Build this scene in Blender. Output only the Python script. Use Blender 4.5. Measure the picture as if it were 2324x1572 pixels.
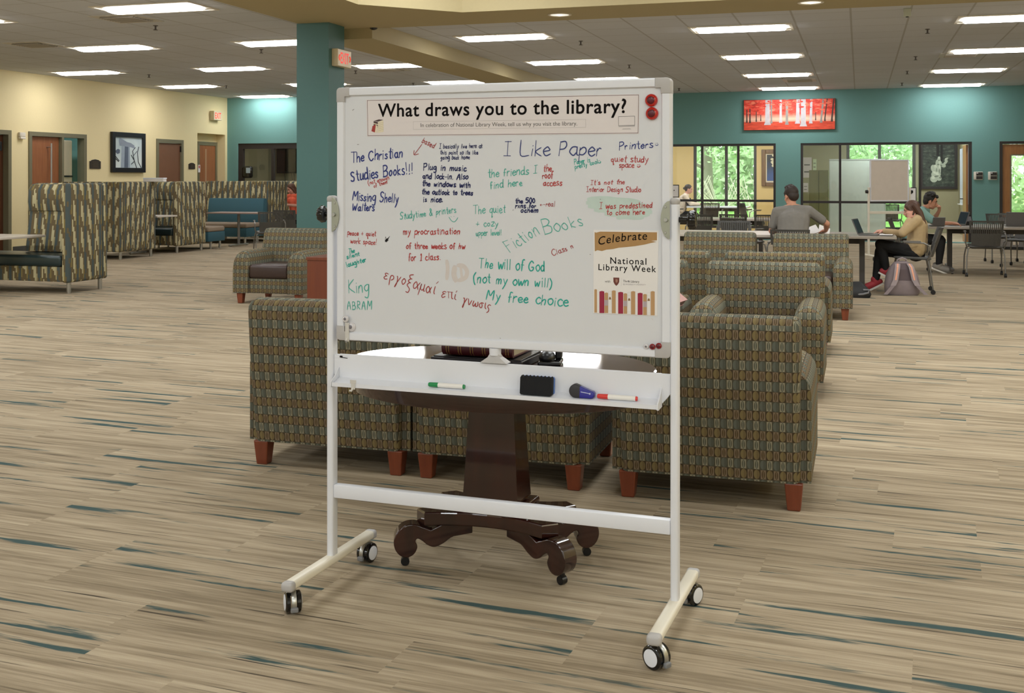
import bpy, bmesh, math, random
from mathutils import Vector, Matrix
random.seed(7)
for o in list(bpy.data.objects): bpy.data.objects.remove(o)
S = bpy.context.scene
COL = S.collection
PI = math.pi
R = math.radians

# ---------------------------------------------------------------- camera
FPX, CX, HY, HC = 2550.0, 1162.0, 405.0, 1.48          # focal length (px of a 2324 wide frame), horizon row, eye height
YAW = math.atan((1951 - 1162) / 2550.0)
CA, SA = math.cos(YAW), math.sin(YAW)
cam = bpy.data.cameras.new('camera')
cam.sensor_width = 36.0
cam.sensor_fit = 'HORIZONTAL'
cam.lens = FPX / 2324 * 36
cam.shift_y = -(786 - HY) / 2324
cam.clip_end = 300
camo = bpy.data.objects.new('camera', cam)
COL.objects.link(camo)
camo.location = (0, 0, HC)
camo.rotation_euler = (PI / 2, 0, YAW)
S.camera = camo

# ---------------------------------------------------------------- world, exposure
S.view_settings.view_transform = 'Standard'
S.view_settings.look = 'None'
S.view_settings.exposure = 0.0
S.view_settings.gamma = 1.0
S.view_settings.use_curve_mapping = False
W = bpy.data.worlds.new('daylight')
S.world = W
W.use_nodes = True
bg = W.node_tree.nodes['Background']
bg.inputs['Color'].default_value = (0.86, 1.0, 0.90, 1)
bg.inputs['Strength'].default_value = 3.0
try:
    S.cycles.max_bounces = 8
    S.cycles.diffuse_bounces = 4
    S.cycles.glossy_bounces = 3
    S.cycles.transparent_max_bounces = 12
    S.cycles.sample_clamp_indirect = 4.0
    S.cycles.use_denoising = True
except Exception:
    pass

TROFFER = 21.0         # radiance of the fluorescent lenses
COFFER = 56.0         # watts of the unseen area lamps added over the photographer
def lamp(x, y, z, sx, sy, power, col=(0.95, 0.985, 1.0)):  # area lamp added for brightness, without a visible fixture
    l = bpy.data.lights.new('unseen_fill_lamp', 'AREA')
    l.shape = 'RECTANGLE'; l.size = sx; l.size_y = sy
    l.energy = power; l.color = col
    o = bpy.data.objects.new('unseen_fill_lamp', l); COL.objects.link(o)
    o.location = (x, y, z)
    return o
for ly, k in ((-3.2, 1.9), (0.6, .45), (4.4, .5), (8.2, 1.35), (11.4, 1.2)):
    for lx in (-4.2, -0.6, 3.0, 6.4):
        lamp(lx, ly, 4.36, 1.37, 0.62, COFFER * k)  # added unseen lamps, rows weighted to light the whiteboard
for ly in (-3.2, 0.6, 4.4, 8.0):
    for lx in (-9.0, -12.6):
        lamp(lx, ly, 3.55, 1.37, 0.62, COFFER * 1.35)  # added unseen lamps brightening the left side of the hall

# ---------------------------------------------------------------- sight lines measured in the photograph -> world points
def ray(px, py):
    u = (px - CX) / FPX
    return Vector((-SA + CA * u, CA + SA * u, (HY - py) / FPX))
def at_z(px, py, z):
    r = ray(px, py); t = (z - HC) / r.z
    return Vector((r.x * t, r.y * t, z))
def at_Y(px, py, y):
    r = ray(px, py); t = y / r.y
    return Vector((r.x * t, y, HC + r.z * t))
def at_X(px, py, x):
    r = ray(px, py); t = x / r.x
    return Vector((x, r.y * t, HC + r.z * t))

# ---------------------------------------------------------------- tags and hierarchy
def tag(o, label=None, cat=None, group=None, kind=None):
    if label: o['label'] = label
    if cat: o['category'] = cat
    if group: o['group'] = group
    if kind: o['kind'] = kind
    return o
def thing(name, label, cat, loc=(0, 0, 0), rz=0.0, group=None):
    o = bpy.data.objects.new(name, None); COL.objects.link(o)
    o.location = loc; o.rotation_euler = (0, 0, rz)
    o.empty_display_size = .1
    return tag(o, label, cat, group)
def dup(root, loc, rz=None, label=None, group=None):
    def cp(o, par):
        c = o.copy(); COL.objects.link(c); c.parent = par
        for ch in o.children: cp(ch, c)
        return c
    r = cp(root, None)
    r.location = loc
    if rz is not None: r.rotation_euler = (0, 0, rz)
    if label: r['label'] = label
    if group: r['group'] = group
    return r

# ---------------------------------------------------------------- mesh builder
class MB:
    def __init__(s):
        s.bm = bmesh.new()
    def _new(s, fn):
        n0 = len(s.bm.verts); fn(); s.bm.verts.ensure_lookup_table()
        return s.bm.verts[n0:]
    def box(s, cx, cy, cz, sx, sy, sz, bev=0.0, seg=2, rz=0.0, rx=0.0, ry=0.0, taper=1.0):
        t = bmesh.new()
        bmesh.ops.create_cube(t, size=1.0)
        for v in t.verts:
            k = taper if v.co.z < 0 else 1.0
            v.co = Vector((v.co.x * sx * k, v.co.y * sy * k, v.co.z * sz))
        if bev > 0:
            bmesh.ops.bevel(t, geom=list(t.edges), offset=min(bev, .49 * min(sx, sy, sz)), segments=seg, profile=.5, affect='EDGES')
        M = Matrix.Translation((cx, cy, cz)) @ Matrix.Rotation(rz, 4, 'Z') @ Matrix.Rotation(ry, 4, 'Y') @ Matrix.Rotation(rx, 4, 'X')
        s.add(t, M); return s
    def b2(s, x0, x1, y0, y1, z0, z1, bev=0.0, seg=2):
        return s.box((x0 + x1) / 2, (y0 + y1) / 2, (z0 + z1) / 2, abs(x1 - x0), abs(y1 - y0), abs(z1 - z0), bev, seg)
    def add(s, t, M=None):
        mp = {}
        for v in t.verts:
            mp[v.index if v.index >= 0 else id(v)] = None
        t.verts.index_update()
        vs = [s.bm.verts.new(M @ v.co if M else v.co) for v in t.verts]
        for f in t.faces:
            try: s.bm.faces.new([vs[v.index] for v in f.verts])
            except ValueError: pass
        t.free()
    def prism(s, pts, axis, d0, d1, bev=0.0, seg=2):
        """closed 2D outline extruded along an axis ('X': pts are (y,z), 'Y': (x,z), 'Z': (x,y))"""
        t = bmesh.new()
        def co(p, d):
            return {'X': (d, p[0], p[1]), 'Y': (p[0], d, p[1]), 'Z': (p[0], p[1], d)}[axis]
        a = [t.verts.new(co(p, d0)) for p in pts]
        b = [t.verts.new(co(p, d1)) for p in pts]
        n = len(pts)
        fa = t.faces.new(a); fb = t.faces.new(list(reversed(b)))
        for i in range(n):
            t.faces.new((a[i], b[i], b[(i + 1) % n], a[(i + 1) % n]))
        bmesh.ops.recalc_face_normals(t, faces=list(t.faces))
        if bev > 0:
            es = list(set(list(fa.edges) + list(fb.edges)))
            bmesh.ops.bevel(t, geom=es, offset=bev, segments=seg, profile=.5, affect='EDGES')
        s.add(t); return s
    def tube(s, pts, r, n=8, caps=True, rs=None, closed=False, flat=None):
        """round tube through points; rs = radius per point; flat = (wide axis scale) ignored"""
        P = [Vector(p) for p in pts]
        N = len(P)
        rings = []
        up = None
        for i, p in enumerate(P):
            if closed: d = (P[(i + 1) % N] - P[i - 1])
            else: d = (P[min(i + 1, N - 1)] - P[max(i - 1, 0)])
            d.normalize()
            if up is None:
                up = Vector((0, 0, 1)) if abs(d.z) < .9 else Vector((1, 0, 0))
            a = d.cross(up)
            if a.length < 1e-5: a = d.orthogonal()
            a.normalize()
            b = a.cross(d).normalized(); up = b
            rr = rs[i] if rs else r
            rings.append([s.bm.verts.new(p + (a * math.cos(2 * PI * k / n) + b * math.sin(2 * PI * k / n)) * rr) for k in range(n)])
        for i in range(N if closed else N - 1):
            A, B = rings[i], rings[(i + 1) % N]
            for k in range(n):
                s.bm.faces.new((A[k], A[(k + 1) % n], B[(k + 1) % n], B[k]))
        if caps and not closed:
            s.bm.faces.new(list(reversed(rings[0]))); s.bm.faces.new(rings[-1])
        return s
    def cyl(s, p0, p1, r0, r1=None, n=16):
        return s.tube([p0, p1], r0, n, True, [r0, r0 if r1 is None else r1])
    def lathe(s, prof, c=(0, 0, 0), axis='Z', n=24):
        """profile of (radius, height) pairs revolved"""
        c = Vector(c); rings = []
        for r, h in prof:
            ring = []
            for k in range(n):
                a = 2 * PI * k / n
                x, y = r * math.cos(a), r * math.sin(a)
                v = {'Z': (x, y, h), 'Y': (x, h, y), 'X': (h, x, y)}[axis]
                ring.append(s.bm.verts.new(c + Vector(v)))
            rings.append(ring)
        for A, B in zip(rings, rings[1:]):
            for k in range(n):
                s.bm.faces.new((A[k], A[(k + 1) % n], B[(k + 1) % n], B[k]))
        s.bm.faces.new(list(reversed(rings[0]))); s.bm.faces.new(rings[-1])
        return s
    def ell(s, c, r, n=16, m=10, M=None):
        t = bmesh.new()
        bmesh.ops.create_uvsphere(t, u_segments=n, v_segments=m, radius=1.0)
        X = Matrix.Translation(c) @ (M if M else Matrix.Identity(4)) @ Matrix.Diagonal((r[0], r[1], r[2], 1))
        s.add(t, X); return s
    def cap(s, p0, p1, r0, r1=None, n=12):
        """tapered capsule"""
        r1 = r0 if r1 is None else r1
        p0, p1 = Vector(p0), Vector(p1)
        d = (p1 - p0)
        if d.length < 1e-5: return s.ell(p0, (r0, r0, r0), n, 8)
        d.normalize()
        pts, rs = [], []
        for a in (80, 55, 25): pts.append(p0 - d * r0 * math.sin(R(a))); rs.append(r0 * math.cos(R(a)))
        pts += [p0, p1]; rs += [r0, r1]
        for a in (25, 55, 80): pts.append(p1 + d * r1 * math.sin(R(a))); rs.append(r1 * math.cos(R(a)))
        return s.tube(pts, 0, n, True, rs)
    def chain(s, pts, rs, n=12):
        for i in range(len(pts) - 1): s.cap(pts[i], pts[i + 1], rs[i], rs[i + 1], n)
        return s
    def quad(s, *p):
        s.bm.faces.new([s.bm.verts.new(q) for q in p]); return s
    def loft(s, rings, caps=True):
        V = [[s.bm.verts.new(p) for p in r] for r in rings]
        n = len(V[0])
        for A, B in zip(V, V[1:]):
            for k in range(n): s.bm.faces.new((A[k], A[(k + 1) % n], B[(k + 1) % n], B[k]))
        if caps:
            s.bm.faces.new(list(reversed(V[0]))); s.bm.faces.new(V[-1])
        return s
    def build(s, name, m, parent=None, smooth=False, off=None, keepn=False, uvs=1.0):
        bm = s.bm
        if off is not None:
            o = Vector(off)
            for v in bm.verts: v.co -= o
        if not keepn: bmesh.ops.recalc_face_normals(bm, faces=list(bm.faces))
        uv = bm.loops.layers.uv.new('UVMap')
        bm.normal_update()
        for f in bm.faces:
            n = f.normal; ax, ay, az = abs(n.x), abs(n.y), abs(n.z)
            for l in f.loops:
                c = l.vert.co
                if az > .75: l[uv].uv = (c.x * uvs, c.y * uvs)
                elif ay >= ax: l[uv].uv = (c.x * uvs, c.z * uvs)
                else: l[uv].uv = (c.y * uvs, c.z * uvs)
        me = bpy.data.meshes.new(name)
        bm.to_mesh(me); bm.free()
        if smooth:
            for p in me.polygons: p.use_smooth = True
            try: me.set_sharp_from_angle(angle=R(40))
            except Exception: pass
        if m: me.materials.append(m)
        o = bpy.data.objects.new(name, me); COL.objects.link(o)
        if parent: o.parent = parent
        return o
def closed_curve(pts, n=4):
    out = []; N = len(pts)
    for i in range(N):
        p0, p1, p2, p3 = [Vector(pts[(i + k) % N]) for k in (-1, 0, 1, 2)]
        for k in range(n):
            t = k / n
            out.append(tuple(.5 * ((2 * p1) + (p2 - p0) * t + (2 * p0 - 5 * p1 + 4 * p2 - p3) * t * t + (3 * p1 - p0 - 3 * p2 + p3) * t ** 3)))
    return out
def fused(o, voxel=.006, it=4):
    """turn overlapping shapes into one continuous skin"""
    md = o.modifiers.new('fuse', 'REMESH'); md.mode = 'VOXEL'; md.voxel_size = voxel; md.use_smooth_shade = True
    sm = o.modifiers.new('soften', 'SMOOTH'); sm.iterations = it; sm.factor = .5
    return o
def struct(name, mb, m, parent=None, **k):
    o = mb.build(name, m, parent, **k)
    if not parent: o['kind'] = 'structure'
    return o

# ---------------------------------------------------------------- materials
def lin(h):
    h = h.lstrip('#'); c = [int(h[i:i + 2], 16) / 255 for i in (0, 2, 4)]
    return tuple(v / 12.92 if v <= .04045 else ((v + .055) / 1.055) ** 2.4 for v in c) + (1,)
class X:
    """tiny maths on shader sockets"""
    T = None
    def __init__(s, sock): s.s = sock
    @staticmethod
    def _n(op, *a):
        n = X.T.nodes.new('ShaderNodeMath'); n.operation = op
        for i, v in enumerate(a):
            if isinstance(v, X): X.T.links.new(v.s, n.inputs[i])
            else: n.inputs[i].default_value = v
        return X(n.outputs[0])
    def __add__(a, b): return X._n('ADD', a, b)
    __radd__ = __add__
    def __sub__(a, b): return X._n('SUBTRACT', a, b)
    def __rsub__(a, b): return X._n('SUBTRACT', b, a)
    def __mul__(a, b): return X._n('MULTIPLY', a, b)
    __rmul__ = __mul__
    def __truediv__(a, b): return X._n('DIVIDE', a, b)
    def lt(a, b): return X._n('LESS_THAN', a, b)
    def gt(a, b): return X._n('GREATER_THAN', a, b)
    def mx(a, b): return X._n('MAXIMUM', a, b)
    def mn(a, b): return X._n('MINIMUM', a, b)
    def floor(a): return X._n('FLOOR', a)
    def fract(a): return X._n('FRACT', a)
    def abs(a): return X._n('ABSOLUTE', a)
    def pw(a, b): return X._n('POWER', a, b)
    def sqrt(a): return X._n('SQRT', a)
    def sin(a): return X._n('SINE', a)
def newmat(name):
    m = bpy.data.materials.new(name); m.use_nodes = True
    t = m.node_tree; X.T = t
    b = t.nodes['Principled BSDF']
    return m, t, b
def coords(t, kind='Object', rz=0.0):
    tc = t.nodes.new('ShaderNodeTexCoord'); s = tc.outputs[kind]
    if rz:
        mp = t.nodes.new('ShaderNodeMapping'); mp.inputs['Rotation'].default_value = (0, 0, rz)
        t.links.new(s, mp.inputs['Vector']); s = mp.outputs[0]
    sp = t.nodes.new('ShaderNodeSeparateXYZ'); t.links.new(s, sp.inputs[0])
    return s, X(sp.outputs[0]), X(sp.outputs[1]), X(sp.outputs[2])
def vec(t, x, y, z=0.0):
    c = t.nodes.new('ShaderNodeCombineXYZ')
    for i, v in enumerate((x, y, z)):
        if isinstance(v, X): t.links.new(v.s, c.inputs[i])
        else: c.inputs[i].default_value = v
    return c.outputs[0]
def noise(t, v, scale=1.0, detail=2.0, rough=.5):
    n = t.nodes.new('ShaderNodeTexNoise'); n.inputs['Scale'].default_value = scale
    n.inputs['Detail'].default_value = detail; n.inputs['Roughness'].default_value = rough
    if v is not None: t.links.new(v, n.inputs['Vector'])
    return X(n.outputs['Fac'])
def wnoise(t, v):
    n = t.nodes.new('ShaderNodeTexWhiteNoise'); n.noise_dimensions = '3D'
    t.links.new(v, n.inputs['Vector']); return X(n.outputs['Value'])
def mixc(t, f, a, b):
    n = t.nodes.new('ShaderNodeMix'); n.data_type = 'RGBA'
    if isinstance(f, X): t.links.new(f.s, n.inputs['Factor'])
    else: n.inputs['Factor'].default_value = f
    for k, v in ((6, a), (7, b)):
        if hasattr(v, 'is_linked') or hasattr(v, 'links'): t.links.new(v, n.inputs[k])
        else: n.inputs[k].default_value = v
    return n.outputs[2]
def ramp(t, f, stops, const=False):
    n = t.nodes.new('ShaderNodeValToRGB')
    if const: n.color_ramp.interpolation = 'CONSTANT'
    e = n.color_ramp.elements
    e[0].position, e[0].color = stops[0]; e[1].position, e[1].color = stops[1]
    for p, c in stops[2:]:
        q = e.new(p); q.color = c
    t.links.new(f.s, n.inputs[0]); return n.outputs[0]
def setp(b, rough=.5, metal=0.0, spec=.5, coat=0.0, sheen=0.0):
    b.inputs['Roughness'].default_value = rough
    b.inputs['Metallic'].default_value = metal
    b.inputs['Specular IOR Level'].default_value = spec
    b.inputs['Coat Weight'].default_value = coat
    b.inputs['Coat Roughness'].default_value = .06
_mc = {}
def mat(name, hexc, rough=.5, metal=0.0, spec=.5, coat=0.0, var=.06, scale=9.0, bump=0.0):
    """plain surface with a faint mottling"""
    if name in _mc: return _mc[name]
    m, t, b = newmat(name); setp(b, rough, metal, spec, coat)
    v, x, y, z = coords(t)
    c = lin(hexc)
    n = noise(t, v, scale, 3)
    lo = tuple(max(0, k * (1 - var)) for k in c[:3]) + (1,); hi = tuple(min(1, k * (1 + var)) for k in c[:3]) + (1,)
    t.links.new(mixc(t, n, lo, hi), b.inputs['Base Color'])
    if bump:
        bp = t.nodes.new('ShaderNodeBump'); bp.inputs['Strength'].default_value = bump; bp.inputs['Distance'].default_value = .002
        t.links.new(noise(t, v, 260, 2).s, bp.inputs['Height']); t.links.new(bp.outputs[0], b.inputs['Normal'])
    _mc[name] = m; return m
def emis(name, hexc, k):
    m, t, b = newmat(name)
    v, x, y, z = coords(t)
    n = noise(t, v, 3, 1)
    c = lin(hexc)
    t.links.new(mixc(t, n, tuple(q * .985 for q in c[:3]) + (1,), c), b.inputs['Emission Color'])
    b.inputs['Base Color'].default_value = (.8, .8, .8, 1)
    b.inputs['Emission Strength'].default_value = k
    return m
def wood(name, a, b_, rough=.35, coat=.2, axis='Z', sc=1.0):
    m, t, b = newmat(name); setp(b, rough, 0, .5, coat)
    v, x, y, z = coords(t)
    k = {'Z': vec(t, x * 26 * sc, y * 26 * sc, z * 2 * sc), 'X': vec(t, x * 2 * sc, y * 26 * sc, z * 26 * sc), 'Y': vec(t, x * 26 * sc, y * 2 * sc, z * 26 * sc)}[axis]
    n = noise(t, k, 1.0, 5, .6)
    t.links.new(ramp(t, n, [(.3, lin(a)), (.7, lin(b_))]), b.inputs['Base Color'])
    return m
def carpet():
    m, t, b = newmat('striped_carpet'); setp(b, .95, 0, .15)
    v, x, y, z = coords(t, 'Object', R(3.6))
    pw, ph = 1.0, .25
    row = (y / ph).floor()
    sh = wnoise(t, vec(t, row, 3.0, 1.0)) * pw
    cx = ((x + sh) / pw).floor()
    rid = wnoise(t, vec(t, cx, row, 7.0))
    rid2 = wnoise(t, vec(t, cx, row, 11.0))
    # streaks that change from plank to plank
    s1 = noise(t, vec(t, x * 1.1 + rid * 31, y * 22 + rid * 17, rid * 9), 1.0, 4, .62)
    s2 = noise(t, vec(t, x * 2.6 + rid * 13, y * 70 + rid * 7, rid2 * 5), 1.0, 3, .6)
    s3 = noise(t, vec(t, x * .35, y * 3.0, 1.0), 1.0, 3, .5)
    f = s1 * .46 + s2 * .34 + s3 * .16 + rid * .04
    base = ramp(t, f, [(.36, lin('#7f715c')), (.45, lin('#9a8b73')), (.53, lin('#b0a087')), (.65, lin('#c6b79c'))])
    # thin dark lines
    d = noise(t, vec(t, x * 1.5 + rid * 40, y * 70, rid2 * 21), 1.0, 2, .5)
    dm = X._n('MULTIPLY', (d - .655).mx(0.0), 16.0).mn(1.0)
    col = mixc(t, dm, base, lin('#4b443a'))
    # teal slashes
    q = noise(t, vec(t, x * .8 + rid2 * 53, y * 15 + rid * 29, rid * 15), 1.0, 2, .5)
    q2 = noise(t, vec(t, x * 9, y * 130, 4.0), 1.0, 2, .6)
    tm = X._n('MULTIPLY', (q + (q2 - .5) * .18 - .622).mx(0.0), 18.0).mn(1.0)
    col = mixc(t, tm, col, lin('#3c5555'))
    fib = noise(t, v, 420, 2, .7)
    col = mixc(t, fib * .3, col, lin('#57493a'))
    t.links.new(col, b.inputs['Base Color'])
    bp = t.nodes.new('ShaderNodeBump'); bp.inputs['Strength'].default_value = .35; bp.inputs['Distance'].default_value = .003
    t.links.new(fib.s, bp.inputs['Height']); t.links.new(bp.outputs[0], b.inputs['Normal'])
    return m
def chair_fabric():
    m, t, b = newmat('geometric_upholstery'); setp(b, .9, 0, .2)
    v, x, y, z = coords(t, 'UV')
    u = x / .0574; w = y / .090
    cu = (u * 2).floor(); cw = (w * 2).floor()
    oc = X._n('MODULO', X._n('ABSOLUTE', cu), 2.0); orow = X._n('MODULO', X._n('ABSOLUTE', cw), 2.0)
    a = (u * 2).fract() * 2 - 1; c = (w * 2).fract() * 2 - 1
    aa, cc = a.abs(), c.abs()
    fib = noise(t, vec(t, x * 900, y * 900, 0.0), 1.0, 2, .7)
    def inside(rx, ry): return ((a / rx) * (a / rx) + (c / ry) * (c / ry)).lt(1.0)
    rect = aa.lt(.80) * cc.lt(.93)
    inner = inside(.50, .84); bar = aa.lt(.14) * cc.lt(.70)
    circ = inside(.93, .96)
    half = a.gt(0.0)
    # row of pale rectangles and slate squares
    c0 = mixc(t, rect, lin('#413f33'), lin('#948f7a'))
    c0 = mixc(t, inner, c0, lin('#4f5347')); c0 = mixc(t, bar, c0, lin('#858575'))
    c1 = mixc(t, circ, lin('#484b41'), mixc(t, half, lin('#50564e'), lin('#5d645c')))
    rowa = mixc(t, oc, c0, c1)
    # row of olive discs and brown rectangles
    d0 = mixc(t, circ, lin('#3a2d1f'), mixc(t, half, lin('#716141'), lin('#7e6f49')))
    d1 = mixc(t, rect, lin('#3a2d1f'), lin('#82705c'))
    d1 = mixc(t, inner, d1, lin('#4d3c26')); d1 = mixc(t, bar, d1, lin('#776650'))
    rowb = mixc(t, oc, d0, d1)
    col = mixc(t, orow, rowa, rowb)
    col = mixc(t, fib * .32, col, lin('#716752'))
    t.links.new(col, b.inputs['Base Color'])
    bp = t.nodes.new('ShaderNodeBump'); bp.inputs['Strength'].default_value = .25; bp.inputs['Distance'].default_value = .001
    t.links.new(fib.s, bp.inputs['Height']); t.links.new(bp.outputs[0], b.inputs['Normal'])
    return m
def booth_fabric():
    m, t, b = newmat('stepped_stripe_upholstery'); setp(b, .9, 0, .2)
    v, x, y, z = coords(t, 'UV')
    k = (x / .0215).floor()
    md = X._n('MODULO', X._n('ADD', k, 700.0), 7.0)
    grp = (k / 7).floor()
    r1 = wnoise(t, vec(t, k, 2.0, 5.0)); rg = wnoise(t, vec(t, grp, 9.0, 2.0))
    ph = y / .34 + X._n('MODULO', md, 3.0) * .17 + rg
    fr = ph.fract()
    seg = wnoise(t, vec(t, k, ph.floor(), 3.0))
    cream = lin('#b9b08c'); brown = lin('#6a5d44'); olive = lin('#85774a'); slate = lin('#4f5857'); tan = lin('#a0956f')
    col = mixc(t, fr.lt(.60), brown, cream)                       # cream runs broken by brown
    c2 = mixc(t, fr.lt(.5), brown, mixc(t, seg.lt(.6), olive, tan))
    c3 = mixc(t, fr.lt(.8), mixc(t, seg.lt(.5), brown, slate), slate)
    c4 = mixc(t, fr.lt(.45), brown, mixc(t, seg.lt(.4), cream, brown))
    col = mixc(t, md.gt(1.5), col, c2)
    col = mixc(t, md.gt(2.5), col, c3)
    col = mixc(t, md.gt(4.5), col, mixc(t, fr.lt(.35), brown, mixc(t, seg.lt(.5), olive, brown)))
    col = mixc(t, md.gt(5.5), col, c4)
    t.links.new(col, b.inputs['Base Color'])
    return m
def ceiling_mat():
    m, t, b = newmat('acoustic_ceiling_tile'); setp(b, .95, 0, .1)
    v, x, y, z = coords(t)
    g = .72
    gx = ((x + .11) / g).fract(); gy = ((y + .35) / g).fract()
    def ln(q, w): return (q - .5).abs().gt(.5 - w)
    lines = ln(gx, .018).mx(ln(gy, .012))
    n = noise(t, v, 70, 4, .7); n2 = noise(t, v, .9, 2)
    tid = wnoise(t, vec(t, ((x + .11) / g).floor(), ((y + .35) / g).floor(), 1.0))
    base = mixc(t, n, lin('#c6c8cc'), lin('#d2d4d8'))
    base = mixc(t, tid * .25, base, lin('#bbbdc0'))
    t.links.new(mixc(t, lines * .55, base, lin('#968f86')), b.inputs['Base Color'])
    return m
def glass_mat(name, tint=(1, 1, 1, 1), refl=1.0):
    m, t, b = newmat(name); t.nodes.remove(b)
    out = t.nodes['Material Output']
    tr = t.nodes.new('ShaderNodeBsdfTransparent'); tr.inputs[0].default_value = tint
    gl = t.nodes.new('ShaderNodeBsdfGlossy'); gl.inputs['Roughness'].default_value = .02
    fr = t.nodes.new('ShaderNodeLayerWeight'); fr.inputs[0].default_value = .5
    mx = t.nodes.new('ShaderNodeMixShader')
    k = (X(fr.outputs['Facing']).pw(5.0) * .95 + .045) * refl
    t.links.new(k.s, mx.inputs[0]); t.links.new(tr.outputs[0], mx.inputs[1]); t.links.new(gl.outputs[0], mx.inputs[2])
    t.links.new(mx.outputs[0], out.inputs[0])
    return m
def leaf_mat(name, a, b_):
    m, t, b = newmat(name); setp(b, .6, 0, .3)
    v, x, y, z = coords(t)
    n = noise(t, v, 2.2, 3)
    t.links.new(ramp(t, n, [(.35, lin(a)), (.65, lin(b_))]), b.inputs['Base Color'])
    return m
M_CARPET = carpet(); M_FAB = chair_fabric(); M_BOOTH = booth_fabric(); M_CEIL = ceiling_mat()
M_TEAL = mat('teal_wall_paint', '#67948f', .65, var=.03, scale=30)
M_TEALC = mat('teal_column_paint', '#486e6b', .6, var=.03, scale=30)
M_YEL = mat('yellow_wall_paint', '#efdeac', .7, var=.03, scale=30)
M_SOFF = mat('olive_soffit_paint', '#b0a27c', .75, var=.03, scale=30)
M_TAN = mat('tan_room_paint', '#d3b87c', .7, var=.03)
M_OLIVE = mat('olive_room_paint', '#8f8a6c', .7, var=.03)
M_WHITEP = mat('plain_wall_paint', '#d2d2ce', .8, var=.02)
M_BLACKF = mat('black_window_frame', '#2a2422', .45)
M_DOORF = mat('grey_green_door_frame', '#757057', .5)
M_DOOR = wood('door_veneer', '#8a5433', '#9d653f', .4, .15)
M_OAK = wood('oak_door_veneer', '#8a5a2c', '#a5713c', .4, .15)
M_WHITE = mat('white_powder_coat', '#e3e5eb', .38, spec=.4, var=.02)
M_CREAM = mat('cream_powder_coat', '#e9e2d0', .38, spec=.4, var=.02)
M_BOARD = mat('whiteboard_enamel', '#d9dbdf', .16, spec=.45, var=.015, scale=2.5)
M_CAPG = mat('grey_corner_plastic', '#b6b3b1', .45)
M_BLACK = mat('black_plastic', '#121214', .35)
M_GLOSSB = mat('glossy_black_plastic', '#08080a', .12, coat=.4)
M_DARKM = mat('dark_grey_plastic', '#4b4a47', .5)
M_GREYM = mat('grey_metal_tube', '#77746e', .4, metal=.6)
M_CHROME = mat('brushed_steel', '#b9b9b4', .3, metal=.9)
M_SILVER = mat('silver_bracket', '#a9ac9e', .38, metal=.55)
M_TABLEW = wood('dark_mahogany', '#210e0b', '#381812', .12, .6)
M_TABLEG = wood('dark_mahogany_top', '#241210', '#3a1c18', .05, 1.0, 'X')
M_CHERRY = wood('cherry_leg', '#6e3420', '#85432a', .3, .3)
M_ENDT = wood('reddish_laminate', '#6b3220', '#74391f', .35, .2)
M_LEATH = mat('brown_leather', '#3a2a26', .32, spec=.5, var=.2, scale=14, bump=.3)
M_VINYL = mat('dark_teal_vinyl', '#1f3032', .3, spec=.5, var=.1, bump=.15)
M_TEALF = mat('teal_fabric', '#2f5560', .85, var=.08, scale=60)
M_BEIGEF = mat('taupe_fabric', '#8a7a68', .85, var=.08, scale=60)
M_LAMW = mat('pale_laminate', '#c9c0b4', .3, spec=.45, var=.03)
M_LAMG = wood('grey_driftwood_laminate', '#8d8478', '#a59c90', .35, .1, 'X')
M_LEGG = mat('dark_table_leg', '#4a443e', .5)
M_PAPER = mat('paper', '#e9e6e3', .7, spec=.2, var=.01)
M_PAPERP = mat('banner_paper', '#e0d9d8', .6, spec=.25, var=.02, scale=4)
M_GLASS = glass_mat('clear_pane'); M_GLASS2 = glass_mat('tinted_pane', (.93, .97, .94, 1))
M_INK = mat('black_print', '#151212', .8, spec=.1)
M_GREYINK = mat('grey_print', '#5b5754', .6)
M_LINEINK = mat('dark_red_print', '#5a2e34', .6)
M_BLUE = mat('blue_marker', '#1f2f7c', .5, var=.2, scale=120)
M_NAVY = mat('navy_marker', '#101a56', .5, var=.2, scale=120)
M_SLATEB = mat('slate_blue_marker', '#303c78', .5, var=.2, scale=120)
M_RED = mat('red_marker', '#b23a3a', .5, var=.2, scale=120)
M_DRED = mat('dark_red_marker', '#a23c3c', .5, var=.2, scale=120)
M_TEALM = mat('teal_marker', '#1fa596', .5, var=.2, scale=120)
M_TEALD = mat('faded_teal_marker', '#4fae9f', .5, var=.2, scale=120)
M_SMUDGE = mat('teal_marker_smudge', '#c0d2cb', .4, var=.08, scale=30)
M_PSMUDGE = mat('pink_marker_smudge', '#d3cbc7', .3, var=.03, scale=30)
M_LENS = emis('fluorescent_lens', '#fdfdff', TROFFER)
M_TROFF = mat('troffer_reflector', '#e8e0d0', .4)

# ================================================================ THE SETTING
XL, YL, YR, H = -15.8, 25.87, 27.6, 3.58        # left wall, far walls left and right, ceiling height
mb = MB(); mb.b2(-16.6, 7.2, -5.2, 33.4, -.12, 0)
struct('floor', mb, M_CARPET)
# tiled ceiling left of the soffit and beyond it
mb = MB(); mb.b2(-16.2, -6.9, -5.2, YL + .1, H, H + .1); mb.b2(-6.9, 7.2, 13.8, YR + .1, H, H + .1); mb.b2(-8.0, -6.9, YL + .1, YR + .1, H, H + .1)
struct('ceiling', mb, M_CEIL)
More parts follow.
